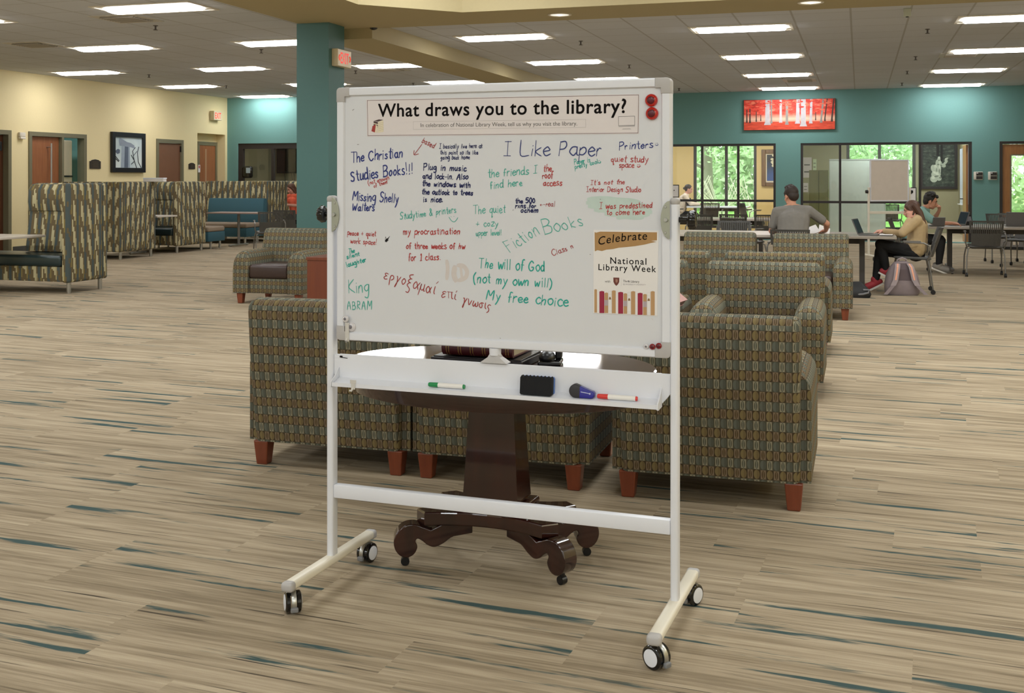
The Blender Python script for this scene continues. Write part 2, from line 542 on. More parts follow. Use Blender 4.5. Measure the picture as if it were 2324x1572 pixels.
# dropped soffit around the raised part, octagonal inner edge
ZS = 3.5
inner = [(-5.56, -5.2), (-5.56, 11.93), (-4.62, 12.87), (7.2, 12.87)]
outer = [(-7.0, -5.2), (-7.0, 13.9), (7.2, 13.9)]
mb = MB()
mb.prism([(-7.0, -5.2), (-5.56, -5.2), (-5.56, 11.93), (-4.62, 12.87), (7.2, 12.87), (7.2, 13.9), (-7.0, 13.9)], 'Z', ZS, 4.4)
struct('trim_1', mb, M_SOFF)
mb = MB(); mb.b2(-5.6, 7.2, -5.2, 12.9, 4.4, 4.5)
struct('ceiling.001', mb, M_WHITEP)
mb = MB(); mb.b2(-7.05, -6.25, 13.85, YL, 3.36, H + .01)
struct('trim_2', mb, M_SOFF)
mb = MB(); mb.b2(-7.02, -6.56, 13.18, 13.64, 0, ZS)
tag(struct('wall_column', mb, M_TEALC), 'square teal column under the soffit corner with exit sign')
mb = MB(); mb.b2(-7.035, -6.545, 13.165, 13.655, 0, .1)
struct('baseboard_column', mb, M_DARKM)

def walled(mb, axis, c, th, a0, a1, z1, holes):
    """a wall along 'X' (at y=c) or 'Y' (at x=c) with openings (a,b,z0,z1)"""
    def put(p, q, z0, zz):
        if q - p < .002 or zz - z0 < .002: return
        if axis == 'X': mb.b2(p, q, c, c + th, z0, zz)
        else: mb.b2(c, c + th, p, q, z0, zz)
    a = a0
    for (p, q, z0, zz) in sorted(holes):
        put(a, p, 0, z1); put(p, q, 0, z0); put(p, q, zz, z1); a = q
    put(a, a1, 0, z1)

# ---- left wall
zt = at_X(65, 298, XL).z
ly = lambda px: at_X(px, 300, XL).y
HD = [(ly(-40), ly(24), 0, zt), (ly(64), ly(195), 0, zt), (ly(354), ly(415), 0, at_X(380, 316, XL).z), (ly(448), YL - .1, 0, at_X(485, 304, XL).z)]
mb = MB(); walled(mb, 'Y', XL, -.14, -5.2, YL + .14, H, HD)
struct('wall_left', mb, M_YEL)
mb = MB()
ys = [-5.2] + [v for h in HD for v in (h[0] - .06, h[1] + .06)]
for a, b in zip(ys[::2], ys[1::2]): mb.b2(XL, XL + .012, a, b, 0, .15)
struct('baseboard_left', mb, mat('dark_rubber_base', '#4c4b47', .6))
# far wall, left part with its inside window
lx = lambda px: at_Y(px, 300, YL).x
zL = at_Y(600, 325, YL).z
W3 = (lx(540), -9.2, .32, zL)
mb = MB(); walled(mb, 'X', YL, .14, XL - .14, -7.9, H, [W3]); mb.b2(-8.0, -7.86, YL, YR + .14, 0, H)
struct('wall_back_left', mb, M_TEAL)
# far wall, right part with two glazed openings and a door
rx = lambda px: at_Y(px, 300, YR).x
zR = at_Y(1900, 324, YR).z
W1 = (rx(1300), rx(1760.5), .02, zR); W2 = (rx(1817), rx(2206), .02, zR); WD = (rx(2268.5), rx(2385), 0, zR)
mb = MB(); walled(mb, 'X', YR, .16, -8.0, 7.2, H, [W1, W2, WD])
struct('wall_back', mb, M_TEAL)
mb = MB(); mb.b2(7.06, 7.2, -5.2, YR, 0, 4.5); struct('wall_right', mb, M_YEL)
mb = MB(); mb.b2(-16.2, 7.2, -5.34, -5.2, 0, 4.5); struct('wall_front', mb, M_WHITEP)

# ---- glazed screens: frame is the root, panes are its parts
def screen(n, axis_y, x0, x1, z0, z1, mull, rails, w=.06, d=.09, panes=True, fm=None, gm=None, edge=None):
    mb = MB(); e = edge or w
    y0, y1 = axis_y + .02, axis_y + .02 + d
    mb.b2(x0, x0 + e, y0, y1, z0, z1); mb.b2(x1 - e, x1, y0, y1, z0, z1)
    mb.b2(x0 + e, x1 - e, y0, y1, z1 - e, z1); mb.b2(x0 + e, x1 - e, y0, y1, z0, z0 + e)
    for m_ in mull: mb.b2(m_ - w / 2, m_ + w / 2, y0 + .004, y1 - .004, z0 + e, z1 - e)
    xs = [x0 + e] + [q for m_ in sorted(mull) for q in (m_ - w / 2, m_ + w / 2)] + [x1 - e]
    for r_ in rails:
        for a, b in zip(xs[::2], xs[1::2]): mb.b2(a, b, y0 + .006, y1 - .006, r_ - w / 2, r_ + w / 2)
    f = struct('window_%d' % n, mb, fm or M_BLACKF)
    zs = [z0 + e] + [q for r_ in sorted(rails) for q in (r_ - w / 2, r_ + w / 2)] + [z1 - e]
    if panes:
        for a, b in zip(xs[::2], xs[1::2]):
            for p, q in zip(zs[::2], zs[1::2]):
                mb = MB(); mb.b2(a - .004, b + .004, (y0 + y1) / 2 - .004, (y0 + y1) / 2 + .004, p - .004, q + .004)
                mb.build('pane', gm or M_GLASS, f)
    return f
zr1 = at_Y(1700, 455.5, YR).z
screen(1, YR, W1[0], W1[1], .02, zR, [rx(1450), rx(1593), rx(1675)], [zr1], w=.055)
screen(2, YR, W2[0], rx(2091), .02, zR, [rx(1906.5)], [zr1 - .02], w=.055, gm=M_GLASS2)
mb = MB(); mb.b2(rx(2091), W2[1], YR + .02, YR + .11, zR - .06, zR); mb.b2(W2[1] - .07, W2[1], YR + .02, YR + .11, 0, zR - .06)
dr = struct('door_5', mb, M_BLACKF)
mb = MB(); mb.b2(W2[1] - .115, W2[1] - .072, YR + .13, YR + 1.02, .01, zR - .07)
mb.build('door_leaf', M_OAK, dr)
mb = MB(); mb.tube([(W2[1] - .115, YR + .9, 1.0), (W2[1] - .18, YR + .9, 1.0), (W2[1] - .18, YR + .78, 1.0)], .012); mb.build('lever_handle', M_BLACK, dr)
zl3 = W3[3]
screen(3, YL, W3[0], W3[1], W3[2], zl3, [lx(617.5), lx(740), -10.9], [], w=.075, edge=.14)
# wooden door with a tall lite at the right edge
mb = MB()
mb.b2(WD[0], WD[0] + .06, YR + .0, YR + .14, 0, zR); mb.b2(WD[1] - .06, WD[1], YR, YR + .14, 0, zR); mb.b2(WD[0] + .06, WD[1] - .06, YR, YR + .14, zR - .06, zR)
dr = struct('door_6', mb, M_BLACKF)
dx0, dx1, dz = WD[0] + .065, WD[1] - .065, zR - .065
gx0, gx1, gz0, gz1 = rx(2294), dx1 - .16, .28, at_Y(2300, 351, YR).z
mb = MB(); y0, y1 = YR + .03, YR + .075
mb.b2(dx0, gx0, y0, y1, .01, dz); mb.b2(gx1, dx1, y0, y1, .01, dz); mb.b2(gx0, gx1, y0, y1, gz1, dz); mb.b2(gx0, gx1, y0, y1, .01, gz0)
mb.build('door_leaf', M_OAK, dr)
mb = MB()
for a in ((gx0 - .012, gx0 + .02, gz0, gz1), (gx1 - .02, gx1 + .012, gz0, gz1)): mb.b2(a[0], a[1], y0 - .01, y1 + .01, a[2], a[3])
for a in ((gz1 - .02, gz1 + .012), (gz0 - .012, gz0 + .02)): mb.b2(gx0 + .02, gx1 - .02, y0 - .01, y1 + .01, a[0], a[1])
mb.build('lite_bead', M_DOORF, dr)
mb = MB(); mb.b2(gx0 + .02, gx1 - .02, YR + .05, YR + .056, gz0 + .02, gz1 - .02); mb.build('pane', M_GLASS, dr)

# ---- study rooms behind the far right wall
YB = 32.6
bx = lambda px: at_Y(px, 300, YB).x
E1 = (bx(1574), bx(1717), .06, 2.9); E2 = (bx(1921), bx(2078), .06, 2.9)
mb = MB(); walled(mb, 'X', YB, .16, -9.0, bx(1789), 3.1, [E1]); struct('wall_study_back', mb, M_TAN)
mb = MB(); walled(mb, 'X', YB, .16, bx(1789), rx(2240) + .2, 3.1, [E2]); struct('wall_meeting_back', mb, M_OLIVE)
mb = MB(); mb.b2(rx(1789) - .06, rx(1789) + .06, YR + .17, YB, 0, 3.1); struct('wall_between_rooms', mb, M_TAN)
mb = MB(); mb.b2(rx(2218), rx(2218) + .1, YR + .17, YB, 0, 3.1); struct('wall_meeting_right', mb, M_OLIVE)
mb = MB(); mb.b2(-9.0, -8.9, YR + .17, YB, 0, 3.1); struct('wall_study_left', mb, M_TAN)
mb = MB(); mb.b2(-9.0, rx(2218) + .1, YR + .1, YB + .16, 3.1, 3.2); struct('ceiling.002', mb, M_CEIL)
screen(4, YB, E1[0], E1[1], E1[2], E1[3], [bx(1648)], [], w=.08)
screen(5, YB, E2[0], E2[1], E2[2], E2[3], [bx(1996)], [], w=.08)
for lx_ in (-5.6, -2.6, .6, 2.4):
    lamp(lx_, 28.1, 3.05, 1.2, .5, 52); lamp(lx_, 30.8, 3.05, 1.2, .6, 50)  # unseen lamps added to brighten the study and meeting rooms
# ---- room behind the far left wall
mb = MB(); mb.b2(-16.2, -7.9, 29.0, 29.1, 0, H); struct('wall_side_room', mb, M_OLIVE)
mb = MB(); mb.b2(-16.3, -16.2, YL + .14, 29.0, 0, H); mb.b2(-7.95, -7.9, YR + .16, 29.0, 0, H); struct('wall_side_room.001', mb, M_OLIVE)
mb = MB(); mb.b2(-16.3, -7.9, YL + .14, 29.1, H, H + .1); struct('ceiling.003', mb, M_CEIL)
lamp(-12.5, 27.4, 3.4, 1.2, .6, 50)  # unseen lamp added to light the side room
# ---- closets behind the left wall
mb = MB()
mb.b2(-19.2, XL - .14, HD[1][0] - .5, HD[1][0] - .4, 0, 3.2); mb.b2(-19.2, XL - .14, HD[1][1] + 2.6, HD[1][1] + 2.7, 0, 3.2)
mb.b2(-19.3, -19.2, HD[1][0] - .5, HD[1][1] + 2.7, 0, 3.2); mb.b2(-19.3, XL - .14, HD[1][0] - .5, HD[1][1] + 2.7, 3.2, 3.3); mb.b2(-19.3, -16.6, HD[1][0] - .5, HD[1][1] + 2.7, -.12, 0)
struct('wall_office', mb, M_TEAL)
lamp(-17.4, HD[1][1] + .2, 3.15, .6, .6, 70)  # unseen lamp added so the office interior shows

# ---- doors of the left wall
def side_door(n, h, leafm, y_leaf0=None, y_leaf1=None, recess=.05, fw=.085, mull=None):
    y0, y1, _, z1 = h
    mb = MB(); x0, x1 = XL - .15, XL + .025
    mb.b2(x0, x1, y0, y0 + fw, 0, z1); mb.b2(x0, x1, y1 - fw, y1, 0, z1); mb.b2(x0, x1, y0 + fw, y1 - fw, z1 - fw, z1)
    if mull: mb.b2(x0, x1, mull - .03, mull + .03, 0, z1 - fw)
    f = struct('door_%d' % n, mb, M_DOORF)
    mb = MB(); mb.b2(XL - recess - .045, XL - recess, (y_leaf0 or y0 + fw) + .004, (y_leaf1 or y1 - fw) - .004, .01, z1 - fw - .004)
    mb.build('door_leaf', leafm, f)
    return f, z1 - fw
d1, zz = side_door(1, HD[0], mat('dark_door_veneer', '#5d3822', .4), recess=.1)  # leaf of dark brown wood
mb = MB(); mb.b2(XL - .1, XL - .04, ly(2), ly(9), zz - .32, zz - .14, .01); mb.build('door_closer', M_BLACK, d1)
ym = ly(141)
d2, zz = side_door(2, HD[1], M_DOOR, None, ly(138), mull=ym)
za, zb = at_X(110, 325, XL).z, .75
mb = MB(); yh = ly(111)
mb.tube([(XL + .06, yh, za), (XL + .06, yh, zb)], .017); mb.cyl((XL - .05, yh, za - .08), (XL + .06, yh, za - .08), .012); mb.cyl((XL - .05, yh, zb + .08), (XL + .06, yh, zb + .08), .012)
mb.build('pull_handle', M_CHROME, d2)
mb = MB(); mb.b2(XL - .08, XL - .07, ym + .03, HD[1][1] - .085, .02, zz); mb.build('sidelight_pane', M_GLASS, d2)
mb = MB(); mb.b2(XL - .069, XL - .066, ym + .028, ym + .09, at_X(148, 374, XL).z, at_X(148, 359, XL).z); mb.b2(XL - .069, XL - .066, ym + .028, ym + .10, at_X(148, 389, XL).z, at_X(148, 375, XL).z)
mb.build('paper_notice', M_PAPER, d2)
d3, zz = side_door(3, HD[2], mat('flat_brown_door', '#7c563f', .45), recess=.02)
mb = MB(); mb.b2(XL - .02, XL + .015, HD[2][1] - .10, HD[2][1] - .06, at_X(412, 345, XL).z, at_X(412, 332, XL).z); mb.build('hinge', M_BLACK, d3)
# recessed doorway at the end of the wall
y0, y1, _, z1 = HD[3]
XR_ = XL - .26
mb = MB(); mb.b2(XR_ - .1, XR_, y0 - .2, y1 + .2, 0, z1 + .1); mb.b2(XR_, XL - .14, y1, y1 + .1, 0, z1); mb.b2(XR_, XL - .14, y0 - .1, y0, 0, z1); mb.b2(XR_, XL - .14, y0 - .1, y1 + .1, z1, z1 + .1)
struct('wall_recess', mb, M_YEL)
q = lambda px, py: at_X(px, py, XR_)
ya, yb_, zq = q(447, 330).y, q(492, 330).y, q(470, 322).z
mb = MB(); mb.b2(XR_, XR_ + .03, ya, ya + .08, 0, zq); mb.b2(XR_, XR_ + .03, yb_ - .1, yb_, 0, zq); mb.b2(XR_, XR_ + .03, ya + .08, yb_ - .1, zq - .09, zq)
d4 = struct('door_4', mb, M_DOORF)
mb = MB(); mb.b2(XR_ + .002, XR_ + .016, ya + .084, yb_ - .104, .01, zq - .094); mb.build('door_leaf', M_DOOR, d4)
mb = MB(); mb.b2(XR_ + .016, XR_ + .02, q(464, 400).y, q(467.5, 400).y, 1.0, q(464, 338).z); mb.build('narrow_lite', mat('frosted_lite', '#b08a68', .3), d4)

# ---- outdoors
mb = MB(); mb.b2(-60, 60, YB + .17, 110, -.2, -.06); mb.b2(rx(2218) + .1, 60, YR + .17, YB + .17, -.2, -.06)
struct('lawn', mb, mat('pale_green_lawn', '#8fbf62', .9, var=.25, scale=1.5))  # mottled pale green grass
mb = MB(); mb.b2(6, 60, 38, 41, -.06, -.045); mb.b2(-40, 6, 56, 60, -.06, -.045); struct('path', mb, mat('pale_concrete', '#cfd3d6', .8))
M_BARK = mat('grey_bark', '#8d867c', .9, var=.2, scale=4); M_BARKP = mat('pale_bark', '#d9d3c6', .9, var=.15, scale=4)
LEAF = [leaf_mat('overexposed_leaves', '#a8c896', '#cfe2b8'), leaf_mat('bright_overexposed_leaves', '#bcd8a8', '#def0ca'), leaf_mat('soft_overexposed_leaves', '#bcd4b2', '#dcecd2')]  # leaf colours paled to imitate overexposed daylight
def leaves(mb, c, r, n, size, rng):
    for _ in range(n):
        while True:
            p = Vector((rng.uniform(-1, 1), rng.uniform(-1, 1), rng.uniform(-1, 1)))
            if .25 < p.length < 1: break
        p = Vector(c) + Vector((p.x * r[0], p.y * r[1], p.z * r[2]))
        u = Vector((rng.gauss(0, 1), rng.gauss(0, 1), rng.gauss(0, 1))).normalized(); v = u.orthogonal().normalized()
        s = size * rng.uniform(.6, 1.4)
        mb.quad(p - u * s, p + v * s * .5, p + u * s, p - v * s * .5)
def tree(label, x, y, h, crown, bark, lm, seed, lean=0.0, tr=.22, low=.35, n=3600):
    rng = random.Random(seed)
    t = thing('tree', label, 'tree', (x, y, -.06), 0, 'trees outside the windows')
    mb = MB(); mb.tube([(0, 0, 0), (lean * .3, 0, h * .3), (lean, .1, h * .75)], tr, 9, True, [tr, tr * .8, tr * .35])
    for k in range(6):
        a = rng.uniform(0, 2 * PI); z0 = h * rng.uniform(.2, .6)
        e = Vector((lean * .6 + math.cos(a) * crown * .8, math.sin(a) * crown * .8, z0 + h * rng.uniform(.12, .3)))
        mb.tube([(lean * z0 / h, 0, z0), (e * .5) + Vector((0, 0, z0 * .45)), e], .05, 6, True, [tr * .35, tr * .25, .02])
    mb.build('trunk', bark, t, True)
    mb = MB()
    for k in range(9):
        a = rng.uniform(0, 2 * PI); q = rng.uniform(.1, .75) * crown
        leaves(mb, (lean * .7 + math.cos(a) * q, math.sin(a) * q, h * rng.uniform(low, .95)), (crown * .55, crown * .55, h * .16), n // 9, .085, rng)
    mb.build('foliage', lm, t, keepn=True)
    return t
tree('tree with pale trunk outside the study room window', -3.0, 39.0, 8.5, 2.6, M_BARKP, LEAF[1], 3, .3, .24)
tree('bushy tree left of the pale trunk, outside the study room', -5.4, 42.5, 9.0, 3.2, M_BARK, LEAF[0], 5, -.2, .2)
tree('slim tree seen through the right pane of the study room', -1.0, 43.0, 9.0, 2.9, M_BARKP, LEAF[2], 8, .4, .14)
tree('leafy tree behind the meeting room windows', 1.9, 41.5, 9.5, 3.4, M_BARK, LEAF[0], 11, .1, .2, .18)
tree('tree right of the meeting room windows', 5.2, 46.0, 10, 3.6, M_BARK, LEAF[1], 14, -.3, .24, .2)
tree('grey trunked tree seen through the glass of the oak door', 5.6, 36.6, 7.5, 2.3, M_BARK, LEAF[2], 17, .0, .26, .3)
rng = random.Random(21); mb = MB()
for k in range(190):
    leaves(mb, (rng.uniform(-24, 26), rng.uniform(54, 68), rng.uniform(.2, 13)), (3.4, 2.4, 2.4), 520, .22, rng)
tag(mb.build('woodland_foliage', LEAF[1], None, keepn=True), 'dense bright green woodland far beyond the windows', 'foliage', None, 'stuff')
rng = random.Random(22); mb = MB()
for k in range(26):
    x = rng.uniform(-6.5, -.2); y = rng.uniform(35.5, 38)
    for j in range(5): 
        a = rng.uniform(0, 2 * PI); mb.tube([(x, y, -.06), (x + math.cos(a) * .3, y + .1, .6), (x + math.cos(a) * .8, y + math.sin(a) * .4, rng.uniform(.8, 1.6))], .012, 5)
tag(mb.build('bare_brush', M_BARKP, None), 'tangle of pale bare brush below the study room window', 'brush', None, 'stuff')

# ================================================================ CEILING FITTINGS
def troffer():
    t = thing('ceiling_light', 'x', 'ceiling light')
    mb = MB(); a, b = .70, .345
    mb.b2(-a, a, -b, -b + .035, -.012, .006); mb.b2(-a, a, b - .035, b, -.012, .006); mb.b2(-a, -a + .035, -b + .035, b - .035, -.012, .006); mb.b2(a - .035, a, -b + .035, b - .035, -.012, .006)
    mb.b2(-a + .035, a - .035, -b + .035, b - .035, -.003, .004)
    mb.build('frame', M_TROFF, t)
    mb = MB(); pr = []
    n = 10
    mb.prism([(-.20 * math.cos(PI * k / n), -.004 - .045 * math.sin(PI * k / n)) for k in range(n + 1)], 'X', -.60, .60, .02, 3)
    mb.build('lens', M_LENS, t, True)
    return t
TL = [
 (350, 18, 'nearest of the fluorescent ceiling lights on the left, beside the square vent'),
 (258, 108, 'fluorescent ceiling light behind the square vent, over the left booths'),
 (200, 164, 'fluorescent ceiling light over the wooden door with pull handle'),
 (-98, 47, 'fluorescent ceiling light cut by the left edge of the photo'),
 (640, 96, 'fluorescent ceiling light half hidden by the top of the teal column'),
 (527, 155, 'fluorescent ceiling light above the framed column picture, third row left'),
 (430, 195, 'fluorescent ceiling light above the flat brown door'),
 (722, 190, 'fluorescent ceiling light crossing behind the teal column'),
 (603, 218, 'fluorescent ceiling light against the teal wall left of the column'),
 (885, 148, 'fluorescent ceiling light right of the exit sign on the column'),
 (1037, 185, 'fluorescent ceiling light just above the left half of the whiteboard'),
 (1145, 84, 'fluorescent ceiling light below the nearer downlight, right of the beam'),
 (1283, 140, 'second fluorescent ceiling light in the line over the whiteboard'),
 (1378, 178, 'fluorescent ceiling light just above the right corner of the whiteboard'),
 (1682, 64, 'nearest fluorescent ceiling light in the line leading to the red forest picture'),
 (1730, 127, 'second fluorescent ceiling light in the line leading to the red forest picture'),
 (1765, 169, 'third fluorescent ceiling light in the line leading to the red forest picture'),
 (1790, 199, 'fluorescent ceiling light against the wall over the red forest picture'),
 (2300, 40, 'nearest fluorescent ceiling light at the right edge of the photo'),
 (2255, 113, 'second fluorescent ceiling light on the far right, above a vent'),
 (2197, 158.5, 'third fluorescent ceiling light on the far right'),
 (2160, 192, 'fluorescent ceiling light against the teal wall on the far right')]
proto = troffer()
for i, (px, py, lab) in enumerate(TL):
    p = at_z(px, py, H)
    lim = YL if p.x < -7 else YR
    p.y = min(p.y, lim - .42)
    o = proto if i == 0 else dup(proto, p, 0)
    o.location = p; tag(o, lab, 'ceiling light', 'fluorescent ceiling lights')
def vent():
    t = thing('ceiling_vent', 'x', 'vent')
    mb = MB(); mb.b2(-.34, .34, -.34, .34, -.008, .004); mb.build('frame', mat('vent_white', '#c4beb2', .5), t)
    mb = MB()
    for k in range(9): mb.box(0, -.22 + k * .055, -.014, .5, .03, .006, rx=.5)
    mb.build('louvre', mat('vent_grey', '#b3aca0', .5), t)
    return t
vp = vent()
VT = [(287, 42, 'square ceiling vent beside the nearest left light'), (80, 101, 'flat square ceiling vent near the left edge'), (880, 157, 'ceiling vent behind the light right of the exit sign'),
      (1815, 182, 'ceiling vent between the last two lights before the red forest picture'), (2180, 124, 'ceiling vent beside the second light on the far right')]
for i, (px, py, lab) in enumerate(VT):
    p = at_z(px, py, H); o = vp if i == 0 else dup(vp, p); o.location = p; tag(o, lab, 'vent', 'ceiling vents')
def sprk():
    t = thing('sprinkler', 'x', 'sprinkler')
    mb = MB(); mb.lathe([(.034, 0), (.034, -.006), (.012, -.012), (.012, -.05), (.018, -.055)], n=10); mb.build('body', mat('sprinkler_bronze', '#4b4238', .4), t)
    mb = MB(); mb.lathe([(.03, -.058), (.032, -.064), (.004, -.066)], n=10); mb.build('deflector', mat('sprinkler_bronze', '#4b4238', .4), t)
    return t
sp = sprk()
SP = [(353, 58, 'below the square vent on the left'), (338, 169, 'left of the light over the flat brown door'), (513, 194, 'right of the light over the flat brown door'), (593, 112, 'under the light half hidden by the column'),
      (514, 196, ''), (807, 160, 'right of the column under the exit sign'), (938, 188, 'above the left end of the whiteboard'), (1318, 93, 'right of the light below the nearer downlight'), (1428, 147, 'above the right end of the whiteboard'),
      (1541, 200, 'beside the right upper corner of the whiteboard'), (2105, 66, 'nearest of four in a line on the right'), (2078, 128, 'second of four in a line on the right'), (2059, 161, 'third of four in a line on the right'), (2047, 188, 'last of four in a line on the right, by the teal wall')]
for i, (px, py, lab) in enumerate([s for s in SP if s[2]]):
    p = at_z(px, py, H); o = sp if i == 0 else dup(sp, p); o.location = p; tag(o, 'small ceiling sprinkler ' + lab, 'sprinkler', 'ceiling sprinklers')
def downl():
    t = thing('downlight', 'x', 'downlight')
    mb = MB(); mb.lathe([(.148, 0), (.148, -.008), (.13, -.012), (.118, -.004), (.118, .0)], n=28); mb.build('trim_ring', mat('downlight_trim', '#d9d2c2', .4), t, True)
    mb = MB(); mb.lathe([(.117, -.003), (.09, -.001), (.005, -.0005)], n=28); mb.build('reflector', emis('downlight_glow', '#efe6d6', 1.1), t, True)
    mb = MB(); mb.lathe([(.03, -.004), (.028, -.012), (.004, -.02)], n=14); mb.build('lamp', emis('downlight_lamp', '#fff4e0', 4.0), t, True)
    return t
dl = downl()
for i, (px, py, lab) in enumerate([(1270, 33, 'round recessed downlight in the soffit above the whiteboard'), (1840, 5, 'round recessed downlight in the soffit at the top right')]):
    p = at_z(px, py, ZS); o = dl if i == 0 else dup(dl, p); o.location = p; tag(o, lab, 'downlight', 'soffit downlights')
# dome camera
p = at_z(848, 50, H)
t = thing('dome_camera', 'small black dome security camera under the ceiling beside the soffit', 'security camera', p)
mb = MB(); mb.lathe([(.085, 0), (.085, -.03), (.07, -.045), (.05, -.046)], n=20); mb.build('housing', mat('camera_grey', '#7c7466', .5), t, True)
mb = MB(); mb.lathe([(.062, -.042), (.06, -.07), (.045, -.095), (.02, -.108), (.003, -.11)], n=20); mb.build('dome', M_GLOSSB, t, True)
p = at_z(2059, 19, H)
t = thing('ceiling_sensor', 'small pale box hanging under the ceiling near the top right', 'sensor', p)
mb = MB(); mb.box(0, 0, -.05, .09, .05, .10, .008); mb.build('case', mat('sensor_white', '#bfc4b6', .4), t)
mb = MB(); mb.cyl((0, 0, -.1), (0, 0, -.112), .018); mb.build('eye', M_DARKM, t)

# ================================================================ ARMCHAIRS (local: front faces -Y)
def armchair():
    t = thing('armchair', 'x', 'armchair')
    prof = [(.37, .125), (.20, .125), (.17, .40), (.20, .62), (.245, .80), (.262, .838), (.30, .862), (.36, .866), (.42, .858), (.448, .835), (.455, .80), (.43, .5)]
    mb = MB(); mb.prism(prof, 'X', -.405, .405, .028, 3); mb.build('backrest', M_FAB, t, True)
    for s in (-1, 1):
        rings = []
        for y, zt in ((-.425, .44), (-.428, .50), (-.415, .56), (-.385, .60), (-.33, .622), (-.2, .628), (0, .63), (.22, .628), (.34, .62)):
            w = .098; zc = zt - w; ring = [(s * .352 - w, y, .125), (s * .352 - w, y, .3)]
            for k in range(0, 9):
                a = PI - PI * k / 8
                ring.append((s * .352 + w * math.cos(a), y, zc + w * math.sin(a)))
            ring += [(s * .352 + w, y, .3), (s * .352 + w, y, .125)]
            rings.append(ring)
        mb = MB(); mb.loft(rings); mb.build('armrest', M_FAB, t, True)
    mb = MB(); mb.b2(-.256, .256, -.405, .20, .125, .30, .012); mb.build('base_frame', M_FAB, t, True)
    mb = MB(); mb.b2(-.25, .25, -.42, .19, .30, .465, .035, 4); mb.build('seat_cushion', M_LEATH, t, True)
    for x in (-.375, .375):
        for y in (-.365, .325):
            mb = MB(); mb.box(x, y, .063, .082, .082, .126, .006, 2, taper=.72); mb.build('leg', M_CHERRY, t)
    return t
AC = [((-2.585, 5.53), PI, 'patterned armchair seen from behind at the left, partly hidden by the whiteboard post'),
      ((-1.672, 5.53), PI, 'patterned armchair seen from behind under the oval table, between two others'),
      ((-.655, 5.50), PI, 'large patterned armchair seen from behind at the right of the whiteboard'),
      ((-.68, 8.15), 0, 'patterned armchair facing the camera, right behind the big armchair on the right'),
      ((-1.66, 8.20), 0, 'patterned armchair with a pink book, edge just showing right of the whiteboard post'),
      ((-.68, 9.98), PI, 'patterned armchair back to back with the one facing the camera, only its top showing'),
      ((-1.62, 9.98), PI, 'patterned armchair in shadow, back showing right of the whiteboard post'),
      ((-.52, 12.62), 0, 'patterned armchair in the far row, on the right, below the person in grey'),
      ((-1.535, 12.72), 0, 'patterned armchair in the far row, on the left, below the black slatted chair'),
      ((-6.67, 12.20), R(2), 'patterned armchair with brown leather seat left of the whiteboard, beside a wooden cube table')]
acp = armchair()
for i, ((x, y), rz, lab) in enumerate(AC):
    o = acp if i == 0 else dup(acp, (x, y, 0), rz)
    o.location = (x, y, 0); o.rotation_euler.z = rz; tag(o, lab, 'armchair', 'patterned lounge armchairs')
# wooden cube side table
t = thing('side_table', 'reddish wooden cube side table beside the left armchair', 'side table', (-5.36, 11.25, 0))
mb = MB(); mb.b2(-.34, .34, -.34, .34, .60, .635, .004); mb.build('tabletop', M_ENDT, t)
for q_ in ((-.33, -.30), (.30, .33)):
    mb = MB(); mb.b2(-.33, .33, q_[0], q_[1], .03, .60); mb.build('front_panel', M_ENDT, t)
    mb = MB(); mb.b2(q_[0], q_[1], -.30, .30, .03, .60); mb.build('side_panel', M_ENDT, t)
mb = MB(); mb.b2(-.30, .30, -.28, .28, 0, .03); mb.build('plinth', M_BLACK, t)
# pink book in the armchair
pb = Vector((-1.262, 7.98, .60))
t = thing('book', 'dusty pink book with pale edges tilted in an armchair right of the whiteboard post', 'book', pb, R(-8))
Mx = Matrix.Rotation(R(38), 4, 'Y')
def tilt(mb):
    for v in mb.bm.verts: v.co = Mx @ v.co
    return mb
mb = MB(); mb.b2(-.13, .05, -.09, .09, .0, .006); mb.b2(-.13, .05, -.09, .09, .05, .056); tilt(mb).build('cover', mat('dusty_pink_cover', '#b48a84', .6), t)
mb = MB(); mb.b2(-.125, .045, -.085, .085, .006, .05); tilt(mb).build('pages', mat('pale_page_edges', '#8c6d68', .8), t)
mb = MB(); mb.b2(-.13, .01, -.08, .08, -.075, -.002, .01); tilt(mb).build('lower_volume', mat('light_pink_cover', '#d6aca4', .6), t)

# ================================================================ OVAL PEDESTAL TABLE
t = thing('pedestal_table', 'dark mahogany oval pedestal table with scrolled feet behind the whiteboard', 'table', (-1.345, 4.15, 0), R(-2))
def oval(a, b, n=64): return [(a * math.cos(2 * PI * k / n), b * math.sin(2 * PI * k / n)) for k in range(n)]
mb = MB(); mb.prism(oval(.625, .42), 'Z', .735, .765, .008, 3)
for v in mb.bm.verts: v.co.z += v.co.y * math.sin(R(.55))          # top tilted so that it mirrors the ceiling lights to the viewer
mb.build('tabletop', M_TABLEG, t)
mb = MB(); mb.prism(oval(.585, .38), 'Z', .65, .7300, .004); mb.build('apron', M_TABLEW, t, True)
mb = MB()
mb.loft([[(s[0] * w, s[1] * w * .72, z) for s in ((-1, -1), (1, -1), (1, 1), (-1, 1))] for z, w in ((.245, .112), (.30, .108), (.66, .088), (.70, .09))]); mb.build('column', M_TABLEW, t)
mb = MB(); mb.box(0, 0, .222, .285, .215, .03, .012, 3); mb.build('column_moulding', M_TABLEW, t, True)
pl = []
for (cx_, cy_) in ((1, 1), (-1, 1), (-1, -1), (1, -1)):
    pass
hx, hy, tip = .285, .165, .05
out = []
def arc(p, q, bulge, n=8):
    p, q = Vector(p), Vector(q); m_ = (p + q) / 2; nrm = Vector((-(q - p).y, (q - p).x)).normalized()
    return [tuple(p + (q - p) * (k / n) + nrm * bulge * 4 * (k / n) * (1 - k / n)) for k in range(n)]
